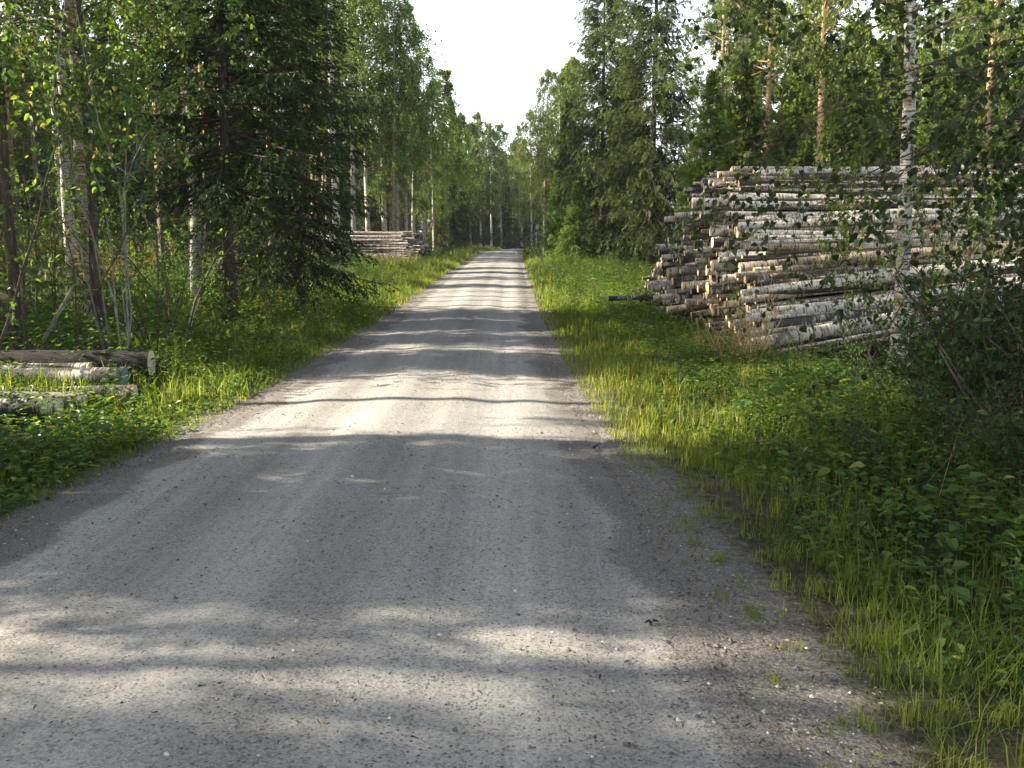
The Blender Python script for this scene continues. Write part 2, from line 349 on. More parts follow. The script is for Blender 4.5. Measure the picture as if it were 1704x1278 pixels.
# loose gravel lying on the road
def pebbles():
    n = 19000
    y = 2.2 + 15 * rng.random(n) ** 1.7; x = EL(y) - .15 + (ER(y) - EL(y) + .5) * rng.random(n)
    xe = int(n * .35); sd_ = rng.random(xe) < .5; oe = rng.normal(.05, .28, xe)
    x[:xe] = np.where(sd_, EL(y[:xe]) + oe, ER(y[:xe]) - oe)
    # thinner in the wheel tracks
    cr = x - (EL(y) + ER(y)) / 2
    keep = rng.random(n) > .75 * (np.exp(-((cr - .78) / .25) ** 2) + np.exp(-((cr + .72) / .25) ** 2)); x, y = x[keep], y[keep]; n = len(x)
    s = np.clip(rng.lognormal(math.log(.0042), .5, n), .002, .016)
    base = np.array([[1, 0, 0], [0, 1, 0], [-1, 0, 0], [0, -1, 0], [.1, .1, .75], [0, 0, -.6]])
    fc = np.array([[0, 1, 4], [1, 2, 4], [2, 3, 4], [3, 0, 4]])
    V = base[None] * s[:, None, None] * (1 + rng.normal(0, .22, (n, 6, 3)))
    a = rng.random(n) * 2 * PI; ca, sa = np.cos(a)[:, None], np.sin(a)[:, None]
    V = np.stack([V[..., 0] * ca - V[..., 1] * sa, V[..., 0] * sa + V[..., 1] * ca, V[..., 2]], -1)
    V += np.stack([x, y, T(x, y) + .006 + s * .1], -1)[:, None]
    g = Geo(); g.add(V, (np.arange(n)[:, None, None] * 6 + fc[None]).reshape(-1, 3), tint=np.repeat(rng.random(n) ** 1.3, 6))
    o = link('gravel', g.mesh('gravel', [M['stone']])); tag(o, 'loose dark and pale gravel stones scattered over the road', None, kind='stuff')
pebbles()

# ------------------------------------------------------------------ tree generators  (each returns trunk mesh, crown mesh)
def trunk_line(h, r0, lean=0., wob=.02, K=16, r=rng, top=.06):
    t = np.linspace(0, 1, K)
    off = np.cumsum(r.normal(0, wob, (K, 2)), 0) * (h / K); off -= off[0]
    a = r.random() * 2 * PI
    P = np.stack([off[:, 0] + lean * h * t * math.cos(a), off[:, 1] + lean * h * t * math.sin(a), h * t - .15 * (t == 0)], -1)[None]
    R = (r0 * ((1 - t) ** .85 * (1 - top) + top)); R[0] *= 1.35; R[1] *= 1.04
    return P, R[None]

def birch(h, cb, rad, nb, bark, leafm, leaf=.05, wl=.8, nl=10, hexa=True, m=7, sub=2, r0=None, seed=1, pend=1., asc=.7, lean=.01, wob=.03, inner=.22, dead=0, extra=(), bdroop=1.15):
    r = np.random.default_rng(seed); r0 = r0 or h * .0085
    P, R = trunk_line(h, r0, lean, wob, r=r)
    g = Geo(); tubes(g, P, R, 10)
    tt = cb / h + (1 - cb / h) * np.linspace(0, .98, nb) ** .9
    az = np.arange(nb) * 2.4 + r.normal(0, .4, nb)
    s = (tt - cb / h) / (1 - cb / h)
    L = rad * (np.clip(s / .25, .45, 1)) * (1 - s) ** .65 * r.uniform(.65, 1.15, nb) + .25
    el = asc + .5 * s + r.normal(0, .15, nb)
    for z, a_, e_, l_ in extra:
        tt = np.append(tt, z / h); az = np.append(az, a_); el = np.append(el, e_); L = np.append(L, l_)
    nb = len(tt)
    d = np.stack([np.cos(az) * np.cos(el), np.sin(az) * np.cos(el), np.sin(el)], -1)
    p0 = samp(P, tt[None])[0]
    B, D = grow(p0, d, L, 7, droop=bdroop, wob=.09, r=r)
    br = np.clip(np.where(np.arange(nb) < nb - len(extra), L * .011, L * .0048), .005, .06)[:, None] * np.linspace(1, .25, 7)
    tubes(g, B, br, 5, mat=1)
    if dead:
        a2 = r.random(dead) * 6.28; z2 = r.uniform(.12, cb / h, dead)
        d2 = np.stack([np.cos(a2), np.sin(a2), r.uniform(-.2, .35, dead)], -1)
        B2, _ = grow(samp(P, z2[None])[0], d2, r.uniform(.4, 1.5, dead), 5, .3, .15, r)
        tubes(g, B2, np.full((dead, 1), .007) * np.linspace(1, .3, 5), 3, mat=1)
    ts = np.clip(np.linspace(inner, 1, m)[None] + r.normal(0, .05, (nb, m)), .1, .999)
    q = samp(B, ts).reshape(-1, 3); bd = samp(D, ts).reshape(-1, 3)
    lat = nrm(bd + 1.1 * rv(len(q), r)); Lt = np.repeat(L, m) * r.uniform(.25, .5, len(q)) + .12
    W, WD = grow(q, lat, Lt, 5, droop=.9 * pend, wob=.16, r=r)
    tubes(g, W, np.full((len(q), 1), .004) * np.linspace(1, .4, 5), 3, mat=1)
    lines = [(W, WD)]
    if sub:
        ts2 = r.uniform(.3, 1, (len(q), sub)); q2 = samp(W, ts2).reshape(-1, 3); d2 = nrm(samp(WD, ts2).reshape(-1, 3) * .6 + .8 * rv(len(q2), r) + np.array([0, 0, -.8 * pend]))
        lines.append(grow(q2, d2, np.repeat(Lt, sub) * r.uniform(.5, 1.0, len(q2)) + .08, 5, droop=1.2 * pend, wob=.12, r=r))
        tubes(g, lines[-1][0], np.full((len(q2), 1), .0025) * np.linspace(1, .5, 5), 3, mat=1)
    lg = Geo()
    for Wl, WDl in lines:
        t = r.uniform(.12, 1, (len(Wl), nl)); c = samp(Wl, t).reshape(-1, 3); dd = samp(WDl, t).reshape(-1, 3)
        c = c + r.normal(0, leaf * .35, c.shape)
        ld = nrm(dd * .5 + rv(len(c), r) * .9 + np.array([0, 0, -.45])); nn = nrm(rv(len(c), r) + np.array([0, 0, .8]))
        sz = leaf * r.uniform(.65, 1.2, len(c))
        leaves(lg, c, ld, nn, sz, sz * wl, r.random(len(c)), hexa)
    return g.mesh('trunk', [bark, M['twig']]), lg.mesh('crown', [leafm])

def spruce(h, rb, cb, seed=1, leafm=None, wsp=.34, nbw=6, m=13, nn=11, ln=.07, lw=.013, droop=.55, dead=0, power=.8, r0=None, low_el=-.25, gap=0., ltmax=.8):
    r = np.random.default_rng(seed); r0 = r0 or h * .0095
    P, R = trunk_line(h, r0, 0, .006, r=r, top=.02)
    g = Geo(); tubes(g, P, R, 9)
    zs = np.arange(cb, h * .985, wsp); zs = np.repeat(zs, nbw) + r.normal(0, wsp * .22, len(zs) * nbw)
    zs = np.clip(zs, cb * .9, h * .99); N = len(zs)
    az = r.random(N) * 2 * PI; t = zs / h
    L = rb * (1 - t) ** power * r.uniform(.6, 1.12, N) + .10
    keep = r.random(N) > gap * (1 - t); zs, az, t, L = zs[keep], az[keep], t[keep], L[keep]; N = len(zs)
    el = low_el + 1.0 * t ** 1.6 + r.normal(0, .08, N)
    d = np.stack([np.cos(az) * np.cos(el), np.sin(az) * np.cos(el), np.sin(el)], -1)
    B, D = grow(samp(P, t[None])[0], d, L, 7, droop=.35 * (1 - t) - .12, wob=.04, r=r)
    B[:, -2:, 2] += (L * .05)[:, None] * np.array([.4, 1.])
    tubes(g, B, np.clip(L * .009, .004, .03)[:, None] * np.linspace(1, .3, 7), 4, mat=1)
    if dead:
        a2 = r.random(dead) * 6.28; z2 = r.uniform(.07, max(cb / h, .1), dead)
        d2 = np.stack([np.cos(a2), np.sin(a2), r.uniform(-.45, .05, dead)], -1)
        B2, _ = grow(samp(P, z2[None])[0], d2, r.uniform(.5, 2.2, dead), 6, .25, .1, r)
        tubes(g, B2, np.full((dead, 1), .010) * np.linspace(1, .25, 6), 4, mat=1)
        t3 = r.uniform(.25, 1, (dead, 5)); q3 = samp(B2, t3).reshape(-1, 3)
        B3, _ = grow(q3, nrm(rv(len(q3), r) + np.array([0, 0, -.3])), r.uniform(.15, .5, len(q3)), 4, .3, .2, r)
        tubes(g, B3, np.full((len(q3), 1), .004) * np.linspace(1, .4, 4), 3, mat=1)
    s = np.linspace(.12, 1, m)[None] + r.normal(0, .03, (N, m)); s = np.clip(s, .05, .999)
    q = samp(B, s).reshape(-1, 3); bd = nrm(samp(D, s).reshape(-1, 3))
    side = nrm(np.cross(bd, np.array([0, 0, 1.]))) * np.where(np.arange(N * m) % 2, 1, -1)[:, None]
    td = nrm(bd * .75 + side * r.uniform(.5, 1.1, (N * m, 1)) + np.array([0, 0, -.25]) + .2 * rv(N * m, r))
    s1 = s.reshape(-1)
    Lt = np.repeat(L, m) * (.12 + .34 * np.sin(PI * np.clip(s1 * .85 + .12, 0, 1))) * r.uniform(.7, 1.2, N * m) + .06
    Lt = ltmax * np.tanh(Lt / ltmax)
    dr = droop * np.repeat((1 - t) ** .5, m)
    W, WD = grow(q, td, Lt, 5, droop=dr * 1.6, wob=.07, r=r)
    lg = Geo()
    k = np.clip((Lt / Lt.mean() * nn), 3, nn * 2.2).astype(int); idx = np.repeat(np.arange(len(Lt)), k)
    tpos = r.random((len(idx), 1)); Wi, WDi = W[idx], WD[idx]
    c = samp(Wi, tpos)[:, 0]; dd = samp(WDi, tpos)[:, 0]
    nd_ = nrm(dd + .55 * rv(len(c), r) + np.array([0, 0, -.12])); sz = ln * r.uniform(.7, 1.3, len(c))
    tip = np.clip(.25 + .35 * tpos[:, 0] + .35 * np.repeat(s1, k) - .3 + r.normal(0, .14, len(c)), 0, 1)  # sunlight painted into the tint: paler outer needles, darker crown interior
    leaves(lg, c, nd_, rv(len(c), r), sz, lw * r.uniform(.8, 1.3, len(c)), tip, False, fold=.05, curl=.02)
    # needles along the branch itself
    t4 = r.uniform(.2, 1, (N, nn)); c4 = samp(B, t4).reshape(-1, 3); d4 = nrm(samp(D, t4).reshape(-1, 3) + .6 * rv(N * nn, r))
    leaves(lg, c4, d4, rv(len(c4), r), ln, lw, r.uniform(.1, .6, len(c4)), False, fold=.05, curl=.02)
    return g.mesh('trunk', [M['dark_bark'], M['twig']]), lg.mesh('crown', [leafm or M['spruce_needle']])

def pine(h, cb, rad, seed=1, nb=38, m=7, nt=3, k=16, ln=.15, lw=.014):
    r = np.random.default_rng(seed)
    P, R = trunk_line(h, h * .010, .01, .015, r=r)
    g = Geo(); tubes(g, P, R, 9)
    tt = cb / h + (1 - cb / h) * np.linspace(0, .98, nb); s = (tt - cb / h) / (1 - cb / h)
    az = np.arange(nb) * 2.4 + r.normal(0, .5, nb)
    L = rad * (1 - s) ** .6 * np.clip(.5 + s * 2, 0, 1) * r.uniform(.6, 1.15, nb) + .3
    el = .15 + .7 * s + r.normal(0, .15, nb); d = np.stack([np.cos(az) * np.cos(el), np.sin(az) * np.cos(el), np.sin(el)], -1)
    B, D = grow(samp(P, tt[None])[0], d, L, 6, droop=-.25, wob=.12, r=r)
    tubes(g, B, np.clip(L * .014, .01, .05)[:, None] * np.linspace(1, .3, 6), 5, mat=0)
    dn = 14; a2 = r.random(dn) * 6.28; B2, _ = grow(samp(P, r.uniform(.2, cb / h, dn)[None])[0], np.stack([np.cos(a2), np.sin(a2), r.uniform(-.2, .2, dn)], -1), r.uniform(.3, 1.2, dn), 4, .1, .15, r)
    tubes(g, B2, np.full((dn, 1), .012) * np.linspace(1, .4, 4), 4, mat=1)
    ts = r.uniform(.3, 1, (nb, m)); q = samp(B, ts).reshape(-1, 3); bd = samp(D, ts).reshape(-1, 3)
    W, WD = grow(q, nrm(bd + .9 * rv(len(q), r) + np.array([0, 0, .25])), np.repeat(L, m) * r.uniform(.15, .38, len(q)) + .15, 4, -.3, .15, r)
    tubes(g, W, np.full((len(q), 1), .007) * np.linspace(1, .5, 4), 3, mat=1)
    t = np.concatenate([r.uniform(.3, .95, (len(q), nt - 1)), np.ones((len(q), 1))], 1)
    c = np.repeat(samp(W, t).reshape(-1, 3), k, 0); dd = np.repeat(samp(WD, t).reshape(-1, 3), k, 0)
    lg = Geo(); n = len(c)
    leaves(lg, c + r.normal(0, .03, c.shape), nrm(dd * .6 + rv(n, r) + np.array([0, 0, .15])), rv(n, r), ln * r.uniform(.7, 1.2, n), lw, r.random(n), False, fold=.03, curl=.03)
    return g.mesh('trunk', [M['pine_bark'], M['twig']]), lg.mesh('crown', [M['pine_needle']])

def shrub(h, rad, stems, leaf=.06, wl=.6, nl=9, seed=1, leafm=None, m=6, hexa=True, up=1.0, bark=None, lowleaf=.25, thick=1.):
    r = np.random.default_rng(seed); g = Geo(); lg = Geo()
    a = np.arange(stems) * 2.4 + r.normal(0, .5, stems); o = r.uniform(.0, .12, stems) * rad
    p0 = np.stack([np.cos(a) * o, np.sin(a) * o, np.full(stems, -.06)], -1)
    d = np.stack([np.cos(a) * rad / h, np.sin(a) * rad / h, np.full(stems, up)], -1) + r.normal(0, .12, (stems, 3))
    L = h * r.uniform(.6, 1.12, stems)
    B, D = grow(p0, d, L, 8, .35, .10, r)
    tubes(g, B, np.clip(L * .006, .004, .02)[:, None] * thick * np.linspace(1, .3, 8), 5)
    ts = r.uniform(lowleaf, 1, (stems, m)); q = samp(B, ts).reshape(-1, 3); bd = samp(D, ts).reshape(-1, 3)
    W, WD = grow(q, nrm(bd * .6 + rv(len(q), r) + np.array([0, 0, .2])), np.repeat(L, m) * r.uniform(.12, .32, len(q)) + .05, 4, .5, .15, r)
    tubes(g, W, np.full((len(q), 1), .0025) * np.linspace(1, .5, 4), 3)
    for A, AD in ((W, WD), (B, D)):
        t = r.uniform(.25 if A is W else .4, 1, (len(A), nl)); c = samp(A, t).reshape(-1, 3); dd = samp(AD, t).reshape(-1, 3)
        n = len(c); sz = leaf * r.uniform(.55, 1.2, n)
        leaves(lg, c + r.normal(0, leaf * .25, c.shape), nrm(dd * .5 + rv(n, r) * .9 + np.array([0, 0, -.15])), nrm(rv(n, r) * .7 + np.array([0, 0, 1.])), sz, sz * wl, r.random(n), hexa)
    return g.mesh('stem', [bark or M['twig']]), lg.mesh('foliage', [leafm or M['broad_leaf']])

def herb(h, stems, leaf, wl, pairs, seed=1, flower=None, spread=.25, leafm=None):
    r = np.random.default_rng(seed); g = Geo(); lg = Geo()
    a = r.random(stems) * 6.28; o = r.uniform(0, .06, stems)
    p0 = np.stack([np.cos(a) * o, np.sin(a) * o, np.full(stems, -.03)], -1)
    d = np.stack([np.cos(a) * spread, np.sin(a) * spread, np.ones(stems)], -1) + r.normal(0, .06, (stems, 3))
    L = h * r.uniform(.65, 1.1, stems); B, D = grow(p0, d, L, 6, .12, .05, r)
    tubes(g, B, np.full((stems, 1), .0035) * np.linspace(1, .4, 6), 3)
    t = np.repeat(np.linspace(.15, .98, pairs), 2)[None] + r.normal(0, .02, (stems, pairs * 2)); t = np.clip(t, 0, .99)
    c = samp(B, t).reshape(-1, 3); n = len(c); th = (np.arange(n) * 2.4) + r.normal(0, .3, n)
    ld = np.stack([np.cos(th), np.sin(th), r.uniform(-.25, .6, n)], -1)
    sz = leaf * r.uniform(.7, 1.2, n) * (1.05 - .55 * t.reshape(-1))
    leaves(lg, c, ld, np.array([0, 0, 1.]) + .35 * rv(n, r), sz, sz * wl, r.random(n), True)
    return g.mesh('stem', [M['herb']]), lg.mesh('foliage', [leafm or M['herb']])

def plant(name, pair, x, y, s=1., rot=None, label='', cat='tree', group=None, names=('trunk', 'crown'), tilt=(0, 0), dz=0.):
    o = link(name, None, loc=(x, y, Tz(x, y) + dz), rot=(tilt[0], tilt[1], random.random() * 6.28 if rot is None else rot), scale=(s, s, s) if not isinstance(s, tuple) else s)
    tag(o, label, cat, group)
    for nm, me in zip(names, pair): link(nm, me, o)
    return o
# ------------------------------------------------------------------ logs
def log_shape(seed, L, r0, taper, bend, S=11, K=9):
    r = np.random.default_rng(seed); t = np.linspace(0, 1, K)
    ph = r.random(2) * 6.28
    P = np.stack([t * L, bend * L * np.sin(PI * t) * math.cos(ph[0]), bend * L * np.sin(PI * t + .3 * np.sin(ph[1])) * math.sin(ph[0])], -1)
    P[:, 1:] -= P[0, 1:]
    R = r0 * (1 - taper * t) * (1 + r.normal(0, .03, K))
    return P, R
def cap(g, c, rad, nx, seed, mat, S=11, ring=None):
    """slightly dished sawn face with a thin bark rim"""
    a = np.linspace(0, 2 * PI, S, endpoint=False)
    rings = [(.0, .0)] + [(.5, .0), (1., .0)]
    V = [[c[0] + nx * .004, c[1], c[2]]]
    for k, _ in rings[1:]:
        for q in a: V.append([c[0] + nx * (.004 if k < 1 else .0), c[1] + rad * k * math.cos(q), c[2] + rad * k * math.sin(q)])
    f3 = [[0, 1 + i, 1 + (i + 1) % S] for i in range(S)]
    f4 = [[1 + i, 1 + S + i, 1 + S + (i + 1) % S, 1 + (i + 1) % S] for i in range(S)]
    g.add(V, [np.array(f3), np.array(f4)], mat=mat)
def log_meshes(seed, L, r0, bark, wood, taper=.28, bend=.013, both=False, peel=0.):
    r = np.random.default_rng(seed)
    P, R = log_shape(seed, L, r0, taper, bend)
    g = Geo(); tubes(g, P[None], R[None], 12)
    # a few branch stubs
    k = r.integers(1, 4); t = r.uniform(.2, .95, k); q = samp(P[None], t[None])[0]; a = r.random(k) * 6.28
    d = np.stack([np.full(k, .5), np.cos(a), np.sin(a)], -1)
    q = q + nrm(d * np.array([0, 1, 1])) * (r0 * (1 - taper * t) * .9)[:, None]
    B, _ = grow(q, d, np.full(k, r0 * .45), 3, 0, .05, r); tubes(g, B, np.full((k, 1), r0 * .20) * np.array([1, .8, .6]), 6, mat=0)
    cap(g, P[-1], R[-1], 1, seed, 1)
    if both: cap(g, P[0], R[0], -1, seed, 1)
    if peel:   # a flap of loose bark hanging off the log, paler wood under it
        x0 = L * r.uniform(.1, .5); n = 10; xx = np.linspace(x0, x0 + L * peel, n); a0 = r.uniform(-.3, .6)
        Pm = samp(P[None], (xx / L)[None])[0]; rr = np.interp(xx / L, np.linspace(0, 1, len(R)), R) + .004
        V = np.stack([Pm + np.stack([0 * xx, -np.sin(a0 + da) * rr * (1 + ex), np.cos(a0 + da) * rr * (1 + ex)], -1) for da, ex in ((0, 0), (.5, .08), (.9, .28 ))], 1)
        V += r.normal(0, .004, V.shape); g.add(V, grid_faces(n, 3), mat=0)
    e = Geo(); cap(e, P[0], R[0], -1, seed, 0)
    return g.mesh('birch_log', [bark, wood]), e.mesh('cut_end', [wood]), (P, R)

def pack(profile, d0, d1, rfun, seed, nmax=1500, cand=90):
    """drop round logs one by one into a pile section; returns (d, z, r)"""
    r = np.random.default_rng(seed); out = []
    D = np.zeros(nmax); Z = np.zeros(nmax); Rr = np.zeros(nmax); n = 0; miss = 0
    while n < nmax and miss < 25:
        rad = rfun(r); cd = r.uniform(d0 + rad, d1 - rad, cand); z = np.full(cand, rad)
        if n:
            dx = np.abs(cd[:, None] - D[None, :n]); s = rad + Rr[None, :n]
            hit = dx < s; z = np.maximum(z, np.where(hit, Z[None, :n] + np.sqrt(np.maximum(s * s - dx * dx, 0)), 0).max(1))
        ok = z + rad * .6 < profile(cd)
        if not ok.any(): miss += 1; continue
        miss = 0
        z = np.where(ok, z + r.uniform(0, .10, cand), 99); i = z.argmin()
        zz = rad
        if n:
            dx = np.abs(cd[i] - D[:n]); s = rad + Rr[:n]; h = dx < s
            if h.any(): zz = max(rad, (Z[:n] + np.sqrt(np.maximum(s * s - dx * dx, 0)))[h].max())
        D[n], Z[n], Rr[n] = cd[i], zz, rad; n += 1
    return D[:n], Z[:n], Rr[:n]

LOGL, LOGR = 5.4, .075
kinds = []
for i, (bk, wd, pl, tn) in enumerate([('birch_bark', 'wood', 0, 'white'), ('birch_bark', 'wood_pale', .12, 'white'), ('birch_bark_worn', 'wood', 0, 'grey flecked'),
                                     ('birch_bark', 'wood_orange', 0, 'white'), ('birch_bark_worn', 'wood_pale', .10, 'grey flecked'), ('birch_bark', 'wood', .18, 'peeling white'),
                                     ('log_dark', 'wood_orange', 0, 'dark'), ('birch_bark_worn', 'wood_orange', .0, 'grey flecked'), ('birch_bark', 'wood_pale', 0, 'white')]):
    kinds.append((*log_meshes(50 + i, LOGL, LOGR, M[bk], M[wd], peel=pl)[:2], log_meshes(50 + i, LOGL, LOGR, M[bk], M[wd], both=True, peel=pl)[0], tn))

def pile(profile, d0, d1, rfun, seed, xend, sgn, tiltf, yaw, zbase, spread):
    D, Z, Rr = pack(profile, d0, d1, rfun, seed)
    r = np.random.default_rng(seed + 1); n = len(D)
    return dict(D=D, Z=Z, R=Rr, n=n, X=xend(D, Z) - sgn * np.abs(r.normal(0, spread, n)) * r.choice([1, -.8, -1], n) , L=np.clip(r.normal(1, .035, n), .9, 1.08),
                k=np.where(r.random(n) < .05, 6, r.choice([0, 1, 2, 3, 4, 5, 7, 8], n)), yaw=yaw + r.normal(0, .03, n), tilt=tiltf(Z) + r.normal(0, .012, n), roll=r.random(n) * 6.28, sgn=sgn, zb=zbase)
def log_axis(p, i):
    a = p['yaw'][i]; c = math.cos(p['tilt'][i]); d = np.array([math.cos(a) * c, math.sin(a) * c, math.sin(p['tilt'][i])])
    o = np.array([p['X'][i], p['D'][i], p['Z'][i] + p['zb']]); return o, d
def seen_counts(p, x0, x1, y0, y1, step):
    """how many photo pixels (on a coarse grid) each log of the pile shows"""
    V, Fc, own = [], [], []
    S = 8
    for i in range(p['n']):
        o, d = log_axis(p, i); e = o + d * LOGL * p['L'][i]
        if p['sgn'] < 0: pass
        u = np.cross(d, [0, 0, 1.]); u /= np.linalg.norm(u); w = np.cross(d, u); b = len(V)
        for c, q in ((o, 1.), (e, .72)):
            for s in range(S):
                th = s * 2 * PI / S; V.append(c + p['R'][i] * q * (u * math.cos(th) + w * math.sin(th)))
        for s in range(S): Fc.append((b + s, b + (s + 1) % S, b + S + (s + 1) % S, b + S + s)); own.append(i)
        Fc.append(tuple(b + s for s in range(S))); own.append(i); Fc.append(tuple(b + S + s for s in range(S))); own.append(i)
    bv = BVHTree.FromPolygons([tuple(v) for v in V], Fc)
    cnt = np.zeros(p['n'], int); o = Vector((0, 0, H)); cp, sp = math.cos(PITCH), math.sin(PITCH)
    for py in np.arange(y0, y1, step):
        for px in np.arange(x0, x1, step):
            a, b = (px - CX) / F, -(py - CY) / F
            h = bv.ray_cast(o, Vector((a, cp + b * sp, -sp + b * cp)).normalized(), 90)
            if h[2] is not None: cnt[own[h[2]]] += 1
    return cnt
def scr(x, y, z):
    dep = y * math.cos(PITCH) + (H - z) * math.sin(PITCH); up = (z - H) * math.cos(PITCH) + y * math.sin(PITCH)
    return CX + F * x / dep, CY - F * up / dep

ORD = 'first second third fourth fifth sixth seventh eighth ninth tenth eleventh twelfth thirteenth fourteenth fifteenth sixteenth seventeenth eighteenth nineteenth twentieth'.split()
TENS = ['', '', 'twenty', 'thirty', 'forty', 'fifty', 'sixty', 'seventy', 'eighty', 'ninety']
def ordinal(n):
    if n <= 20: return ORD[n - 1]
    t, u = divmod(n, 10)
    if u == 0: return TENS[t].replace('ty', 'tieth')
    return (TENS[t] + '-' + ORD[u - 1])

def size_word(r): return 'thick' if r > .085 else 'slender' if r < .06 else 'mid-sized'
def put_log(p, i, parts):
    o, d = log_axis(p, i); k = kinds[p['k'][i]]; s = p['R'][i] / LOGR
    rot = (p['roll'][i], -p['tilt'][i], p['yaw'][i])
    b = link('birch_log', k[0] if parts else k[2], loc=o, rot=rot, scale=(p['L'][i], s, s))
    if parts: link('cut_end', k[1], b)
    return b, k[3]
def log_stuff(name, p, idx, label):
    g = Geo()
    for i in idx:
        o, d = log_axis(p, i); t = np.linspace(0, 1, 4)
        P = o + d * (LOGL * p['L'][i] * t)[:, None]; R = p['R'][i] * (1 - .28 * t)
        tubes(g, P[None], R[None], 8)
        for c, rad, nx in ((P[0], R[0], -1), (P[-1], R[-1], 1)):
            cap(g, c, rad, nx, 0, 1, S=8)
    ob = link(name, g.mesh(name, [M['birch_bark_worn'], M['wood']])); tag(ob, label, None, kind='stuff')

# big pile beside the right verge, logs at right angles to the road
def prof_big(d): return np.minimum(np.clip((d - 13.2) * .66, 0, 9), np.minimum(np.clip((26.2 - d) * .40, 0, 9), 2.85 + .10 * np.sin(d * 4)))
rbig = lambda r: float(np.clip(r.lognormal(math.log(.053), .34), .033, .12))
BP = pile(prof_big, 13.2, 26.2, rbig, 11, lambda d, z: 3.5 + .16 * z, 1, lambda z: .15 * np.clip(1 - z / 1.7, 0, 1) + .012, .045, .02, .25)
cb = seen_counts(BP, 1030, 1704, 270, 640, 3.0)
order = np.argsort(-cb, kind='stable')
NB = min(int((cb >= 2).sum()), 225)
top = list(order[:NB]); rest = [i for i in range(BP['n']) if i not in set(top)]
face = [i for i in top if cb[i] >= 24]; ends = [i for i in top if cb[i] < 24]
face.sort(key=lambda i: scr(BP['X'][i] + 1.2, BP['D'][i], BP['Z'][i])[1])
for q, i in enumerate(face):
    b, tone = put_log(BP, i, True); n = len(face)
    if q < (n + 1) // 2: where = f"{ordinal(q + 1)} down the big pile's front" if q else "topmost along the crest of the big pile"
    else: where = f"{ordinal(n - q)} up the big pile's front" if n - q > 1 else "lowest of the big pile's front"
    tag(b, f"{size_word(BP['R'][i])} {tone} birch log, {where}".replace('dark birch log', 'dark-barked log'), 'log', 'birch logs in the big roadside pile')
seen = {}
ends.sort(key=lambda i: (BP['Z'][i]))
zr = {i: k for k, i in enumerate(ends)}
for i in ends:
    b, tone = put_log(BP, i, True)
    px, py = scr(BP['X'][i], BP['D'][i], BP['Z'][i])
    lv = ['low', 'knee-high', 'waist-high', 'shoulder-high', 'head-high', 'topmost'][int(np.clip(BP['Z'][i] / .5, 0, 5))]
    dp = ['near corner', 'near third', 'middle', 'far third', 'far corner'][int(np.clip((BP['D'][i] - 13.5) / 2.5, 0, 4))]
    st = 'jutting out' if BP['X'][i] < 3.3 + .16 * BP['Z'][i] else 'set back' if BP['X'][i] > 3.75 + .16 * BP['Z'][i] else 'flush'
    lab = f"{size_word(BP['R'][i])} {tone} log end, {st}, {lv} in the {dp} of the big pile"
    tag(b, lab, 'log', 'birch logs in the big roadside pile')
log_stuff('log_stack', BP, rest, 'mass of further birch logs behind the visible ones of the big roadside pile')

# smaller pile farther off on the left side; logs end at the road on their right
def prof_small(d): return np.minimum(np.clip((d - 58.2) * .75, 0, 9), np.minimum(np.clip((68 - d) * .5, 0, 9), 2.15 + .06 * np.sin(d * 5)))
SP = pile(prof_small, 58.2, 66.5, lambda r: float(np.clip(r.lognormal(math.log(.072), .25), .05, .12)), 21, lambda d, z: -5.8 - .35 * z, -1, lambda z: 0 * z + .01, PI - .03, Tz(-8, 60) - .2, .30)
SP['k'] = np.array([2, 4, 0, 7, 8, 2, 3])[np.arange(SP['n']) * 3 % 7]
cs = seen_counts(SP, 560, 720, 375, 450, 1.5)
order = np.argsort(-cs, kind='stable'); NS = min(int((cs >= 3).sum()), 72)
top2 = list(order[:NS]); rest2 = [i for i in range(SP['n']) if i not in set(top2)]
top2.sort(key=lambda i: scr(SP['X'][i] - 1, SP['D'][i], SP['Z'][i] + SP['zb'])[1])
for q, i in enumerate(top2):
    b, tone = put_log(SP, i, False); n = len(top2)
    where = f"{ordinal(q + 1)} from its top" if q < n // 2 else f"{ordinal(n - q)} from its bottom"
    tag(b, f"{size_word(SP['R'][i])} {tone} log in the small distant pile, {where}", 'log', 'birch logs in the small distant pile')
log_stuff('log_stack', SP, rest2, 'mass of further birch logs inside the small distant pile')

# loose logs near the left verge and sticks
def single_log(name, px, Y, z, r, L, bark, wood, label, cat='log', yaw=PI + .03, tilt=0., group=None, seed=0, bend=.006, taper=.12, off=0):
    bm_, em, _ = log_meshes(200 + seed, L, r, M[bark], M[wood], taper=taper, bend=bend)
    x = px_x(px, Y, z)
    o = link(name, bm_, loc=(x, Y, z), rot=(0, -tilt, yaw)); link('cut_end', em, o)
    return tag(o, label, cat, group)
GL = 'felled logs lying on the left verge'
single_log('felled_log', 252, 11.2, .24, .165, 5.2, 'log_dark', 'wood_pale', 'thick dark-barked felled log with a broad cream sawn end', group=GL, seed=1, yaw=PI + .05)
single_log('felled_log', 108, 11.62, .22, .13, 4, 'log_dark', 'wood', 'dark rough log tucked behind the thick felled log, ending short of it', group=GL, seed=2, yaw=PI + .02)
single_log('felled_log', 286, 11.75, .12, .11, 2.0, 'log_dark', 'wood', 'short dark log lying beyond the cream sawn end, half hidden in weeds', group=GL, seed=3, yaw=PI + .3)
single_log('birch_log', 208, 10.55, .17, .105, 4.5, 'birch_bark_worn', 'wood_blue', 'birch log with a blue-painted end in front of the thick dark log', group=GL, seed=4, yaw=PI + .02, taper=.05)
single_log('birch_log', 150, 10.85, .22, .07, 4.0, 'birch_bark_worn', 'wood', 'thin flecked birch log between the blue-ended log and the dark log', group=GL, seed=5, yaw=PI - .01)
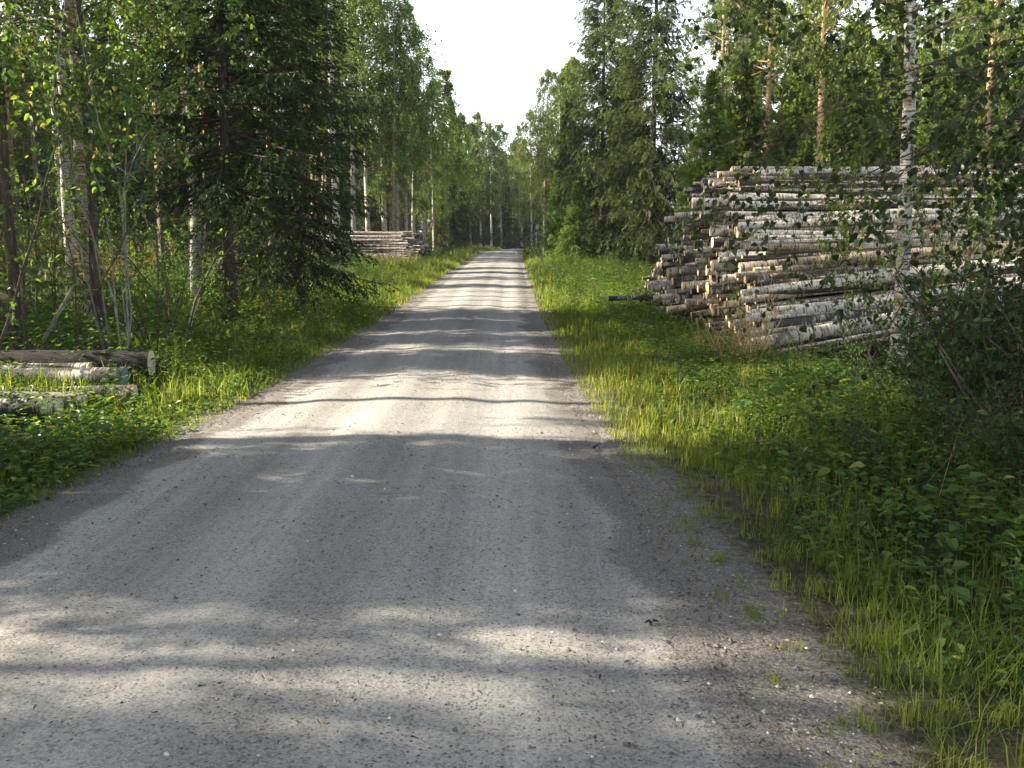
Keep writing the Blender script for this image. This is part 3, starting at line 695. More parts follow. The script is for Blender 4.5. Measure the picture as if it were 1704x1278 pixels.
single_log('birch_log', 225, 10.1, .07, .08, 4.0, 'birch_bark_worn', 'wood_pale', 'pale birch log lying low just under the blue-ended log', group=GL, seed=6, yaw=PI + .03)
single_log('birch_log', 140, 9.6, .07, .08, 4.0, 'grey_bark', 'wood', 'grey barked log among the weeds, second in front of the blue-ended log', group=GL, seed=7, yaw=PI - .04)
single_log('birch_log', 100, 9.1, .09, .09, 4.0, 'birch_bark_worn', 'wood_pale', 'flecked birch log nearest the camera, sunk among leafy weeds at the left', group=GL, seed=8, yaw=PI + .05)
single_log('fallen_branch', 42, 12.0, Tz(px_x(42, 12), 12) + .03, .028, 1.25, 'grey_bark', 'wood_pale', 'bare pale stick leaning up from behind the dark felled logs', 'branch', yaw=.4, tilt=1.05, seed=10, taper=.3)
single_log('birch_pole', 1012, 21.5, .35, .055, 3.2, 'birch_bark_worn', 'wood', 'thin pole jutting far out of the big pile over the grass', 'log', yaw=.06, tilt=.03, seed=11, group='birch logs in the big roadside pile')

# ------------------------------------------------------------------ tree kinds
BN = [birch(h, cbf * h, rd, nb, M['birch_bark'], M['birch_leaf'], leaf=lf, wl=.85, nl=nl, hexa=False, m=8, sub=3, seed=s, lean=.015, dead=10, inner=.4)
      for h, cbf, rd, nb, lf, nl, s in ((17, .36, 2.7, 50, .10, 10, 1), (15, .28, 2.5, 48, .10, 10, 2), (18, .50, 2.5, 46, .105, 9, 3), (13, .24, 2.4, 46, .09, 10, 4))]
BF = [birch(h, cbf * h, rd, 46, M['birch_bark'], M['birch_leaf'], leaf=.20, wl=.85, nl=9, hexa=False, m=7, sub=2, seed=s, lean=.015)
      for h, cbf, rd, s in ((16, .26, 2.6, 5), (14, .2, 2.5, 6), (18, .30, 2.8, 7))]
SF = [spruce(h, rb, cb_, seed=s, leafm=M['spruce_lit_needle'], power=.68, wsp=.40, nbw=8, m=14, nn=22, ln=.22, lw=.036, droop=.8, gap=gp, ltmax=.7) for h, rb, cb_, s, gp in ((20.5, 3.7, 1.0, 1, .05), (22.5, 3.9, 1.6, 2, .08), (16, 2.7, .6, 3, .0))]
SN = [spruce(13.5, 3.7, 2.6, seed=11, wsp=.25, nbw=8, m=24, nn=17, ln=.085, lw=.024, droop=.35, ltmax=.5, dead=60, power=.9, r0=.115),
      spruce(11.5, 2.35, 1.1, seed=12, wsp=.25, nbw=8, m=22, nn=17, ln=.085, lw=.025, droop=.35, ltmax=.45, power=.75, r0=.11)]
SY = [spruce(5.5, 1.5, .15, seed=21, leafm=M['young_needle'], wsp=.25, nbw=7, m=11, nn=16, ln=.13, lw=.034, droop=.3, power=.9, low_el=.05),
      spruce(8.5, 2.0, .3, seed=22, leafm=M['young_needle'], wsp=.32, nbw=7, m=11, nn=16, ln=.16, lw=.042, droop=.5, power=.9, low_el=-.05)]
PN = [pine(h, h * f, rd, seed=s, nb=52, k=26, ln=.18, lw=.026) for h, f, rd, s in ((16, .28, 2.7, 1), (15, .25, 2.6, 2), (18, .45, 2.7, 3))]
BR = birch(13.5, 2.4, 3.0, 70, M['birch_bark'], M['birch_leaf'], leaf=.056, wl=.85, nl=14, hexa=True, m=7, sub=3, r0=.098, seed=31, asc=.35, lean=.012, pend=1.0, inner=.5)
BL = birch(15, 4.8, 2.4, 46, M['birch_bark'], M['birch_leaf'], leaf=.07, wl=.8, nl=14, hexa=False, m=8, sub=3, r0=.125, seed=32, dead=14)
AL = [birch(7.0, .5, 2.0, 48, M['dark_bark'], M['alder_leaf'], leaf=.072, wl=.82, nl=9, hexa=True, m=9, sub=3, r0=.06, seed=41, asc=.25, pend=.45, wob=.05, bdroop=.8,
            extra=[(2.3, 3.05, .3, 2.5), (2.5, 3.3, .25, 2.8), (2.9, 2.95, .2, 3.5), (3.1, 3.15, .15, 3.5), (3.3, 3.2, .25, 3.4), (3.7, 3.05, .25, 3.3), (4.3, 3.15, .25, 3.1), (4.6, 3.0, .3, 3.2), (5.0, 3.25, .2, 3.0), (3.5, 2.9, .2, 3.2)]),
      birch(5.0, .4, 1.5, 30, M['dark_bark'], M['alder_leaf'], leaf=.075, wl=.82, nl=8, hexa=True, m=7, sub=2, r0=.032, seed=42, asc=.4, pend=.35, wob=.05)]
BRO = [birch(8, 2.6, 2.3, 36, M['grey_bark'], M['broad_leaf'], leaf=.078, wl=.75, nl=13, hexa=True, m=7, sub=2, r0=.045, seed=43, asc=.5, pend=.4, wob=.06, dead=12),
       birch(10, 3.0, 2.5, 42, M['dark_bark'], M['broad_leaf'], leaf=.08, wl=.75, nl=9, hexa=True, m=7, sub=2, r0=.075, seed=44, asc=.5, pend=.4, wob=.04, dead=20)]
ROW = [shrub(6.5, .30, 5, leaf=.075, wl=.6, nl=9, seed=55, m=16, lowleaf=.3, bark=M['grey_bark'], thick=.7), shrub(5.6, .35, 3, leaf=.075, wl=.6, nl=9, seed=56, m=16, lowleaf=.4, bark=M['grey_bark'], thick=.7)]
SAP = [shrub(3.2, .9, 5, leaf=.075, nl=8, seed=51, m=8), shrub(2.4, .8, 6, leaf=.07, nl=8, seed=52, m=7), shrub(4.2, 1.0, 4, leaf=.075, nl=9, seed=53, m=10)]
SHR = [shrub(1.2, .7, 9, leaf=.07, nl=7, seed=61), shrub(1.5, .7, 8, leaf=.065, wl=.5, nl=8, seed=62), shrub(.95, .6, 10, leaf=.075, nl=7, seed=63)]
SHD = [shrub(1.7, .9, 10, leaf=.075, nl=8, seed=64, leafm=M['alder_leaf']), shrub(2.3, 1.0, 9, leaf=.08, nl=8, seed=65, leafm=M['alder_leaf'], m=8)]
HRB = [herb(.75, 4, .11, .38, 8, 71), herb(.95, 3, .12, .25, 13, 72, spread=.1), herb(.6, 5, .10, .6, 5, 73), herb(.5, 5, .12, .55, 4, 74, spread=.5)]
BRK = [herb(.9, 7, .22, .35, 7, 81, spread=.6, leafm=M['bracken'])]

STEM = ('stem', 'foliage')
G_LB = 'birches in the left forest'; G_LS = 'spruces in the left forest'; G_LP = 'pines in the left forest'
G_R = 'conifers behind the big log pile'; G_FAR = 'trees closing the far end of the road'
placed = []
def tree(name, pair, px, Y, s, label, group=None, rot=None, cat='tree', names=('trunk', 'crown'), tilt=(0, 0)):
    x = px_x(px, Y, 0); placed.append((x, Y)); return plant(name, pair, x, Y, s, rot, label, cat, group, names, tilt)

# -- left, near
tree('spruce_tree', SN[0], 386, 18.6, 1.0, 'big dark spruce with reddish trunk and bare dead lower branches by the left verge', rot=.4)
tree('spruce_tree', SN[1], 503, 21.0, .9, 'dark bushy spruce with branches to the ground, roadside neighbour of the reddish-trunked spruce', rot=1.2)
tree('birch_tree', BL, 331, 21.5, 1.0, 'white birch trunk standing beside the reddish-trunked spruce', rot=2.0)
tree('broadleaf_tree', BRO[1], 30, 12.6, 1.0, 'dark straight trunk with leafy top nearest the left edge, behind the felled logs', rot=.2)
tree('broadleaf_tree', BRO[1], 172, 12.9, .95, 'dark-stemmed leafy tree rising behind the middle of the felled logs', rot=2.6)
tree('birch_tree', BL, 157, 16.5, (.95, .95, .9), 'birch with black patches on white bark behind the dark-stemmed leafy tree', rot=4.0)
tree('rowan_tree', ROW[0], 206, 12.2, 1.0, 'pale grey multi-stemmed rowan behind the felled logs', rot=1.0, names=STEM)
tree('rowan_tree', ROW[1], 184, 12.6, 1.0, 'slim pale rowan with arching branches just left of the multi-stemmed one', rot=3.4, names=STEM)
tree('rowan_tree', SAP[0], 300, 14.2, 1.15, 'small rowan with yellowing leaves in front of the white birch trunk', rot=5.0, names=STEM)
tree('sapling', SAP[2], 48, 11.9, 1.0, 'thin pale sapling in front of the dark straight trunk at the left edge', cat='sapling', names=STEM)
tree('sapling', SAP[0], 110, 12.4, 1.0, 'leafy green sapling between the left-edge trunk and the dark-stemmed tree', cat='sapling', names=STEM)
tree('sapling', SAP[1], 262, 13.4, 1.1, 'bushy green sapling right behind the cream end of the felled log', cat='sapling', names=STEM)
tree('sapling', SAP[2], -40, 11.0, 1.1, 'tall leafy sapling reaching in past the left edge above the logs', cat='sapling', names=STEM)
tree('sapling', SAP[0], 455, 17.0, .8, 'small leafy sapling under the dead branches of the reddish-trunked spruce', cat='sapling', names=STEM)

# -- left middle distance
tree('birch_tree', BN[0], 588, 69, 1.5, 'tall full birch rising out of frame behind the dark bushy spruce', rot=.5)
tree('birch_tree', BN[2], 560, 40, 1.1, 'tall birch half hidden by the dark bushy spruce', rot=1.5)
tree('birch_tree', BN[0], 640, 71, 1.45, 'tall birch with drooping crown above the small distant log pile', rot=2.5)
tree('birch_tree', BN[1], 664, 70, 1.05, 'birch just behind the right half of the small distant log pile', rot=3.5)
tree('birch_tree', BN[3], 688, 74, 1.05, 'slender pale-stemmed birch rising beside the small distant log pile', rot=4.5)
tree('birch_tree', BN[2], 707, 80, .92, 'thin birch with open top standing above its neighbours left of the road', rot=5.5)
tree('birch_tree', BN[3], 722, 82, 1.1, 'leafy birch just right of the open-topped thin birch', rot=.9)
tree('birch_tree', BN[1], 745, 96, .98, 'rounded birch crown left of the road, beyond the open-topped thin birch', rot=1.9)
tree('birch_tree', BN[3], 612, 70, 1.6, 'leafy birch behind the small distant pile, between two full birches', rot=.2)
tree('birch_tree', BN[1], 655, 69, 1.25, 'full birch crown just above the top of the small distant pile', rot=1.2)
tree('birch_tree', BN[0], 676, 72, 1.05, 'tall birch over the road end of the small distant pile', rot=2.2)
tree('spruce_tree', SF[2], 622, 76, .62, 'small spruce behind the small distant log pile', rot=1)
tree('spruce_tree', SY[1], 733, 84, .75, 'young green spruce at the forest edge left of the road', rot=1)
tree('shrub', SHD[1], 712, 66, 1.0, 'dark green bush at the road end of the small distant log pile', cat='shrub', names=STEM)
tree('shrub', SHD[0], 728, 69, 1.2, 'low dark bush right of the small distant log pile', cat='shrub', names=STEM)

# -- right side of the road
tree('spruce_tree', SF[0], 1000, 62, 1.0, 'tall spruce with drooping branches, left one of the two big ones right of the road', rot=.3)
tree('spruce_tree', SF[1], 1082, 57, 1.05, 'tallest spruce right of the road, just left of the big log pile', rot=1.3)
tree('spruce_tree', SF[2], 945, 72, .72, 'shorter green spruce in front of the tall birches right of the road', rot=2.1)
tree('spruce_tree', SF[2], 1040, 70, .9, 'spruce filling the gap between the two biggest spruces', rot=3.1)
tree('birch_tree', BN[1], 905, 82, 1.0, 'sunlit birch standing closest to the road on the right', rot=.8)
tree('birch_tree', BN[3], 930, 78, 1.1, 'bright leafy birch touching the left of the tall spruces', rot=2.8)
tree('birch_tree', BN[1], 885, 100, .95, 'pale birch crown right of the road where it bends', rot=3.8)
tree('spruce_tree', SY[1], 925, 66, .72, 'young yellow-green spruce at the foot of the tall spruces', rot=.5)
tree('spruce_tree', SY[0], 958, 60, .9, 'low bright young spruce in front of the tall left spruce', rot=1.5)
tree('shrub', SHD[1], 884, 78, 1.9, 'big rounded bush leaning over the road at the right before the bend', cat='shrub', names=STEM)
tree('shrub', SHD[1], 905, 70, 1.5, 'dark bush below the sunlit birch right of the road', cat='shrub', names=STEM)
tree('sapling', SAP[1], 955, 47, .85, 'small pale-leaved sapling in tall weeds below the tall spruces', cat='sapling', names=STEM)
tree('birch_tree', BR, 1494, 12.7, 1.0, 'white birch trunk with dark flecks standing in front of the big log pile', rot=2.2)
tree('alder_tree', AL[0], 1985, 8.2, 1.0, 'dark leafy alder filling the right edge', rot=0)
tree('alder_tree', AL[1], 1800, 9.2, .9, 'smaller dark alder with thin stems right of the white birch', rot=2.7)
tree('sapling', SAP[1], 1430, 11.2, (.55, .55, 1.0), 'spindly sapling with few leaves left of the white birch trunk', cat='sapling', names=STEM)
tree('sapling', SAP[1], 1551, 10.5, (.6, .6, 1.1), 'spindly dark sapling just right of the white birch trunk', cat='sapling', names=STEM)
for px, Y, k, s, lb in ((1190, 36, 0, .85, 'pine with an orange trunk showing above the left top of the big log pile'),
                        (1224, 41, 1, .9, 'dark-stemmed pine just right of the orange-trunked one over the pile'),
                        (1196, 50, 1, .95, 'bluish green pine beside the sky gap right of the tallest spruce'),
                        (1266, 34, 2, .8, 'slim bare-trunked pine above the middle of the big log pile'),
                        (1352, 30, 2, .8, 'straight pale-orange pine trunk left of the white birch, above the pile'),
                        (1622, 33, 2, .85, 'thin pine trunk above the right end of the big log pile')):
    tree('pine_tree', PN[k], px, Y, s, lb, G_R)
for px, Y, k, s, lb in ((1178, 31, 1, .8, 'young spruce in front of the orange-trunked pine'), (1228, 33, 1, .9, 'young spruce just left of the slim bare-trunked pine'), (1400, 32, 1, 1.0, 'young spruce right of the straight pale-orange pine trunk'), (1310, 31, 1, .85, 'low young spruce peeping over the middle of the pile'), (1300, 40, 1, .9, 'sunlit young spruce between the two bare pine trunks behind the pile'), (1430, 36, 1, .85, 'sunlit young spruce left of the white birch behind the pile'),
                        (1540, 38, 1, 1.0, 'sunlit young spruce right of the white birch behind the pile'), (1215, 50, 1, 1.0, 'young spruce showing between the orange pine trunks'),
                        (1680, 34, 1, 1.3, 'young spruce at the right edge behind the pile'), (1250, 47, 1, 1.7, 'broad sunlit spruce behind the left half of the pile'), (1340, 50, 1, 1.8, 'tall broad spruce behind the middle of the pile'), (1470, 46, 1, 1.7, 'broad spruce directly behind the white birch trunk'), (1600, 48, 1, 1.8, 'tall broad spruce behind the right half of the pile')):
    tree('spruce_tree', SY[k], px, Y, s, lb, G_R)

for px, Y, k, s, lb in ((766, 118, 0, 1.0, 'airy birch left of the road just before the bend'), (782, 128, 1, 1.15, 'birch with a rounded top at the left of the far bend'),
                        (800, 150, 2, 1.1, 'dense pale birch straight above the end of the road'), (818, 152, 0, 1.15, 'birch right above the bend, leftmost of the hazy central pair'),
                        (834, 156, 2, 1.05, 'birch right above the bend, second of the hazy central pair'), (852, 165, 1, 1.2, 'hazy low birch closing the notch of sky'),
                        (868, 160, 0, 1.05, 'hazy birch at the right side of the notch of sky')):
    tree('birch_tree', BF[k], px, Y, s, lb, G_FAR)
for px, Y, s, lb in ((775, 150, .8, 'dark spruce at the left of the road bend'), (812, 154, .75, 'dark spruce between pale trunks at the road bend'), (842, 158, .7, 'dark spruce at the very end of the road'), (795, 157, .7, 'dark spruce among pale birch trunks at the bend')):
    tree('spruce_tree', SF[2], px, Y, s, lb, G_FAR)
# -- fillers
def far_enough(x, y, dmin): return all((x - a) ** 2 + (y - b) ** 2 > dmin * dmin for a, b in placed)
fr = np.random.default_rng(5)
def fill(n, box, dmin, choose, ok=lambda x, y: True):
    k = 0
    for _ in range(n * 60):
        if k >= n: break
        x, y = fr.uniform(box[0], box[1]), fr.uniform(box[2], box[3])
        if not (far_enough(x, y, dmin) and ok(x, y)): continue
        placed.append((x, y)); nm, pair, s, lab, grp = choose(x, y); s *= fr.uniform(.85, 1.1)
        plant(nm, pair, x, y, s, None, lab, 'tree', grp); k += 1
def off_road(m): return lambda x, y: x < EL(y) - m or x > ER(y) + m
def lane(x, y, period=6.5, win=1.5):
    return (y % period) < win and not 55 < y < 66 and not 21.5 < y < 31
def left_mix(x, y):
    u = fr.random()
    if x > -18:
        if u < .55: return 'birch_tree', BN[2], 1.05, 'slender birch among the many trunks inside the left forest', G_LB
        return 'pine_tree', PN[2], 1.05, 'bare-trunked pine among the many trunks inside the left forest', G_LP
    if u < .50: return 'birch_tree', BN[fr.integers(0, 4)], .95, 'slender birch among the many trunks inside the left forest', G_LB
    if u < .80: return 'pine_tree', PN[fr.integers(0, 3)], .95, 'bare-trunked pine among the many trunks inside the left forest', G_LP
    return 'spruce_tree', SF[2], .8, 'shaded spruce deep inside the left forest', G_LS
def wall_mix(x, y):
    u = fr.random()
    if u < .6: return 'spruce_tree', SF[2], .85, 'dark spruce at the back of the left forest', G_LS
    return 'birch_tree', BF[fr.integers(0, 3)], .9, 'pale birch at the back of the left forest', G_LB
fill(120, (-62, -36, 14, 115), 1.8, wall_mix)
def lane_mix(x, y):
    u = fr.random()
    if u < .5: return 'spruce_tree', SF[2], .72, 'shaded spruce deep inside the left forest', G_LS
    if u < .8: return 'birch_tree', BN[fr.integers(0, 4)], .95, 'slender birch among the many trunks inside the left forest', G_LB
    return 'pine_tree', PN[fr.integers(0, 3)], .9, 'bare-trunked pine among the many trunks inside the left forest', G_LP
fill(7, (-33, -12.5, 12.5, 22), 2.6, lane_mix)
def far_mix(x, y):
    u = fr.random()
    if u < .6: return 'birch_tree', BF[fr.integers(0, 3)], .95, 'hazy birch in the wall of trees where the road disappears', G_FAR
    if u < .8: return 'pine_tree', PN[fr.integers(0, 3)], .95, 'hazy pine in the wall of trees where the road disappears', G_FAR
    return 'spruce_tree', SF[fr.integers(0, 3)], .8, 'hazy spruce in the wall of trees where the road disappears', G_FAR
fill(16, (-18, -9, 22, 84), 2.4, left_mix, lambda x, y: x < EL(y) - 5.5 and (x < -12 or y > 30) and not 54 < y < 66 and not 21.5 < y < 31)
fill(54, (-34, -12, 21, 100), 2.0, lane_mix, lambda x, y: lane(x, y) and x < EL(y) - 7)
fill(46, (-45, -6, 86, 150), 2.8, far_mix, off_road(2.5))
fill(64, (-30, 32, 150, 188), 2.4, far_mix, off_road(2.0))
def right_mix(x, y):
    u = fr.random()
    if u < .45: return 'pine_tree', PN[fr.integers(0, 3)], .95, 'pine in the sunlit forest behind the big log pile', G_R
    if u < .75: return 'spruce_tree', SY[1], 1.1, 'yellow-green spruce in the sunlit forest behind the big log pile', G_R
    return 'birch_tree', BN[fr.integers(0, 4)], .9, 'birch in the sunlit forest behind the big log pile', 'birches behind the big log pile'
fill(46, (-30, 40, 189, 222), 2.3, lambda x, y: ('spruce_tree', SF[2], 1.0, 'dark spruce in the back row behind the far bend', G_FAR))
fill(70, (9, 50, 34, 105), 2.6, right_mix, lambda x, y: x > ER(y) + 6.5 and not .145 < x / y < .215)
fill(14, (2, 12, 84, 140), 3.0, far_mix, off_road(2.2))

for x, y, k, s in ((-13.2, 23.6, 'p', .9), (-11.6, 25.6, 'b', .95), (-15.5, 27.4, 'p', 1.0), (-10.6, 29.6, 'p', .9), (-17, 30.4, 'b', 1.0), (-14.2, 57.5, 'p', 1.0), (-11, 61, 'b', .95), (-13, 64, 'p', .9)):
    placed.append((x, y))
    if k == 'p': plant('pine_tree', PN[2], x, y, s, None, 'bare-trunked pine among the many trunks inside the left forest', 'tree', G_LP)
    else: plant('birch_tree', BN[2], x, y, s, None, 'slender birch among the many trunks inside the left forest', 'tree', G_LB)
# trees beyond the left edge of the picture that throw their shade on the near road
for x, y, pr, nm, s in ((-7.2, 6.0, BRO[1], 'broadleaf_tree', .85), (-12.2, 6.2, BN[3], 'birch_tree', .9), (-6.2, 1.9, BRO[0], 'broadleaf_tree', 1.0), (-12.5, 3.4, BN[1], 'birch_tree', .8),
                        (-9.6, 5.8, SN[1], 'spruce_tree', .95), (-10.5, 7.2, SN[1], 'spruce_tree', .7), (-8.5, .2, BRO[1], 'broadleaf_tree', 1.0), (-15, 5.0, SF[2], 'spruce_tree', .7), (-10, 7.9, BN[2], 'birch_tree', .8), (-12.6, 9.8, BN[2], 'birch_tree', .82), (-11.5, 7.8, BN[2], 'birch_tree', .85), (-22.5, 2.4, BN[1], 'birch_tree', 1.0)):
    placed.append((x, y)); plant(nm, pr, x, y, s, None, 'tree standing left of the view, shading the near road', 'tree', 'shade trees left of the view')

fr2 = np.random.default_rng(9)
for k in range(44):
    y = fr2.uniform(16, 44); x = float(EL(y)) - fr2.uniform(4.2, 14); j = int(fr2.integers(0, 3))
    plant('sapling', SAP[j], x, y, fr2.uniform(.6, 1.0), None, 'leafy sapling in the understory of the left forest', 'sapling', 'saplings under the left trees', STEM)
for k in range(16):
    y = fr2.uniform(26, 60); x = float(ER(y)) + fr2.uniform(6.5, 16)
    plant('sapling', SAP[int(fr2.integers(0, 3))], x, y, fr2.uniform(.7, 1.1), None, 'leafy sapling behind the big log pile', 'sapling', 'saplings behind the big pile', STEM)
for k in range(16):
    y = fr2.uniform(141, 152); x = fr2.uniform(-9, 3)
    if x > EL(y) - 1.2: y = float(np.interp(x, [-1.2, 4.5], [152, 168])) + 1.5
    plant('shrub', SHD[1], x, y, fr2.uniform(1.2, 1.9), None, 'dark bush at the edge of the trees where the road bends away', 'shrub', 'bushes at the far bend', STEM)
# -- shrubs and tall weeds on both verges
def scatter(n, xf, Y0, Y1, pairs, name, lab, cat, group, smin, smax, power=1., beyond=None):
    for _ in range(n):
        y = Y0 + (Y1 - Y0) * fr.random() ** power; x = xf(y, fr.random())
        if beyond and x < beyond * y: x = beyond * y + .6 * fr.random()
        plant(name, pairs[fr.integers(0, len(pairs))], x, y, fr.uniform(smin, smax), None, lab, cat, group, STEM)
lv = lambda a, b: (lambda y, u: float(EL(y)) - a - (b - a) * u)
rvg = lambda a, b: (lambda y, u: float(ER(y)) + a + (b - a) * u)
scatter(36, lv(1.8, 7.5), 12.5, 27, SHR, 'shrub', 'green leafy shrub in the undergrowth below the left trees', 'shrub', 'shrubs in the left undergrowth', .75, 1.25)
scatter(9, lv(.9, 2.6), 7.6, 10.2, HRB, 'weed_plant', 'leafy weed in front of the felled logs on the left', 'weed', 'weeds before the felled logs', .55, .85)
scatter(16, lv(1.8, 5.0), 24, 56, SHR, 'shrub', 'bright leafy shrub on the left verge before the small log pile', 'shrub', 'shrubs on the far left verge', .5, .9)
scatter(60, lv(.5, 3.2), 10, 28, HRB, 'weed_plant', 'leafy weed on the near left verge', 'weed', 'weeds on the near left verge', .6, 1.05)
scatter(40, lv(.9, 4.0), 24, 60, HRB, 'weed_plant', 'tall weed on the sunny left verge farther off', 'weed', 'weeds on the far left verge', .7, 1.1)
scatter(14, lv(.6, 2.2), 4.2, 8.5, HRB, 'weed_plant', 'shaded leafy weed at the lower left road edge', 'weed', 'weeds at the lower left edge', .5, .8)
scatter(100, rvg(.8, 4.8), 22, 58, HRB, 'weed_plant', 'tall weed in the sunny meadow strip right of the road', 'weed', 'weeds in the sunny strip right of the road', .75, 1.3)
scatter(26, rvg(1.6, 3.2), 11.5, 22, HRB[2:], 'weed_plant', 'low broad-leaved weed in the grass before the big log pile', 'weed', 'weeds before the big log pile', .6, .9)
scatter(44, rvg(1.3, 3.4), 4.0, 10.5, HRB, 'weed_plant', 'shaded weed in the undergrowth right of the near road', 'weed', 'weeds right of the near road', .5, .85)
scatter(16, rvg(1.8, 3.2), 5.5, 10.5, SHD, 'shrub', 'dark shaded shrub at the right edge below the alders', 'shrub', 'dark shrubs below the alders', .35, .6, beyond=.40)
scatter(22, rvg(2.7, 5.0), 5.0, 10.5, SHD, 'shrub', 'dark shaded shrub at the right edge below the alders', 'shrub', 'dark shrubs below the alders', .7, 1.05, beyond=.505)
scatter(22, lv(6.5, 14), 22, 42, BRK, 'bracken_plant', 'rust-brown bracken on the rise inside the left forest', 'fern', 'bracken inside the left forest', .9, 1.3)
scatter(10, lv(2.5, 4), 15, 19, BRK, 'bracken_plant', 'browning bracken near the foot of the big dark spruce', 'fern', 'bracken by the big dark spruce', .5, .8)

# dry straw-coloured grass tufts
def tuft(n, h, seed, mat, lean=.35, w=.006, tmax=1.):
    r = np.random.default_rng(seed); a = r.random(n) * 6.28
    p0 = np.stack([r.normal(0, .08, n), r.normal(0, .08, n), np.full(n, -.02)], -1); d = np.stack([np.cos(a) * lean, np.sin(a) * lean, np.ones(n)], -1) + r.normal(0, .12, (n, 3))
    P, D = grow(p0, d, h * r.uniform(.5, 1.1, n), 6, .55, .05, r); s = nrm(np.cross(D, rv(n, r)[:, None]))
    w_ = (w * np.array([.7, 1, .8, .6, .4, .1]))[None, :, None]
    V = np.stack([P - s * w_, P + s * w_], 2).reshape(-1, 3); b = np.arange(n)[:, None, None] * 12 + np.arange(5)[None, :, None] * 2
    g = Geo(); g.add(V, (b + np.array([0, 1, 3, 2])).reshape(-1, 4), tint=np.repeat(r.random(n) * tmax, 12)); return g.mesh('grass_tuft', [mat])
DT = [tuft(34, 1.05, 1, M['dry'], .25, .006), tuft(26, .9, 2, M['dry'], .32, .006)]
ST = [tuft(4, 1.0, 7, M['dry'], .18, .0019), tuft(5, .8, 8, M['dry'], .22, .0018)]
GT = [tuft(46, .4, 3, M['grass'], .45, .0024, .4), tuft(36, .32, 4, M['grass'], .55, .0022, .45)]
def tufts(lst, me, label, group):
    for px, Y, s in lst:
        x = px_x(px, Y); o = link('grass_tuft', me[fr.integers(0, len(me))], loc=(x, Y, Tz(x, Y)), rot=(0, 0, fr.random() * 6.28), scale=(s, s, s)); tag(o, label, 'grass tuft', group)
tufts([(1210, 12.7, 1.15), (1252, 12.6, 1.3), (1235, 12.9, 1.2), (1175, 13.2, .8), (1285, 12.5, .8), (1330, 12.3, .7)], DT, 'dry straw-coloured grass tuft before the foot of the big log pile', 'dry grass before the big log pile')
tufts([(px_, Y_, s_) for px_, Y_, s_ in zip(fr.uniform(1500, 1690, 12), fr.uniform(5.5, 11, 12), fr.uniform(.5, .8, 12))], ST, 'thin bleached grass stalks standing in the shaded right verge', 'bleached stalks in the right verge')
tufts([(px_, Y_, s_) for px_, Y_, s_ in zip(fr.uniform(300, 560, 16), fr.uniform(15, 24, 16), fr.uniform(.7, 1.1, 16))], ST, 'thin bleached grass stalks in the left undergrowth', 'bleached stalks in the left verge')
tufts([(640, 55, 1.3), (655, 56, 1.2), (672, 56, 1.4), (690, 57, 1.1), (625, 54, 1.0)], DT, 'dry straw-coloured grass in front of the small distant log pile', 'dry grass before the small log pile')
tufts([(775, 100, 1.6), (783, 104, 1.6), (768, 98, 1.5)], DT, 'dry reddish grass at the left of the far road bend', 'dry grass at the far bend')
tufts([(1460, 3.9, .8), (1540, 3.6, .9), (1600, 3.3, .9), (1655, 3.6, 1.0), (1500, 4.4, .7), (1690, 3.9, 1.0), (1620, 4.1, .9), (1560, 3.05, .7)], GT, 'tall green grass tuft in the lower right corner', 'grass tufts in the lower right corner')
tufts([(1200, 5.6, .6), (1280, 5.3, .7), (1300, 4.9, .6), (1150, 6.4, .6), (1230, 6.9, .7)], GT, 'sparse grass tuft growing on the right road shoulder', 'grass tufts on the right shoulder')

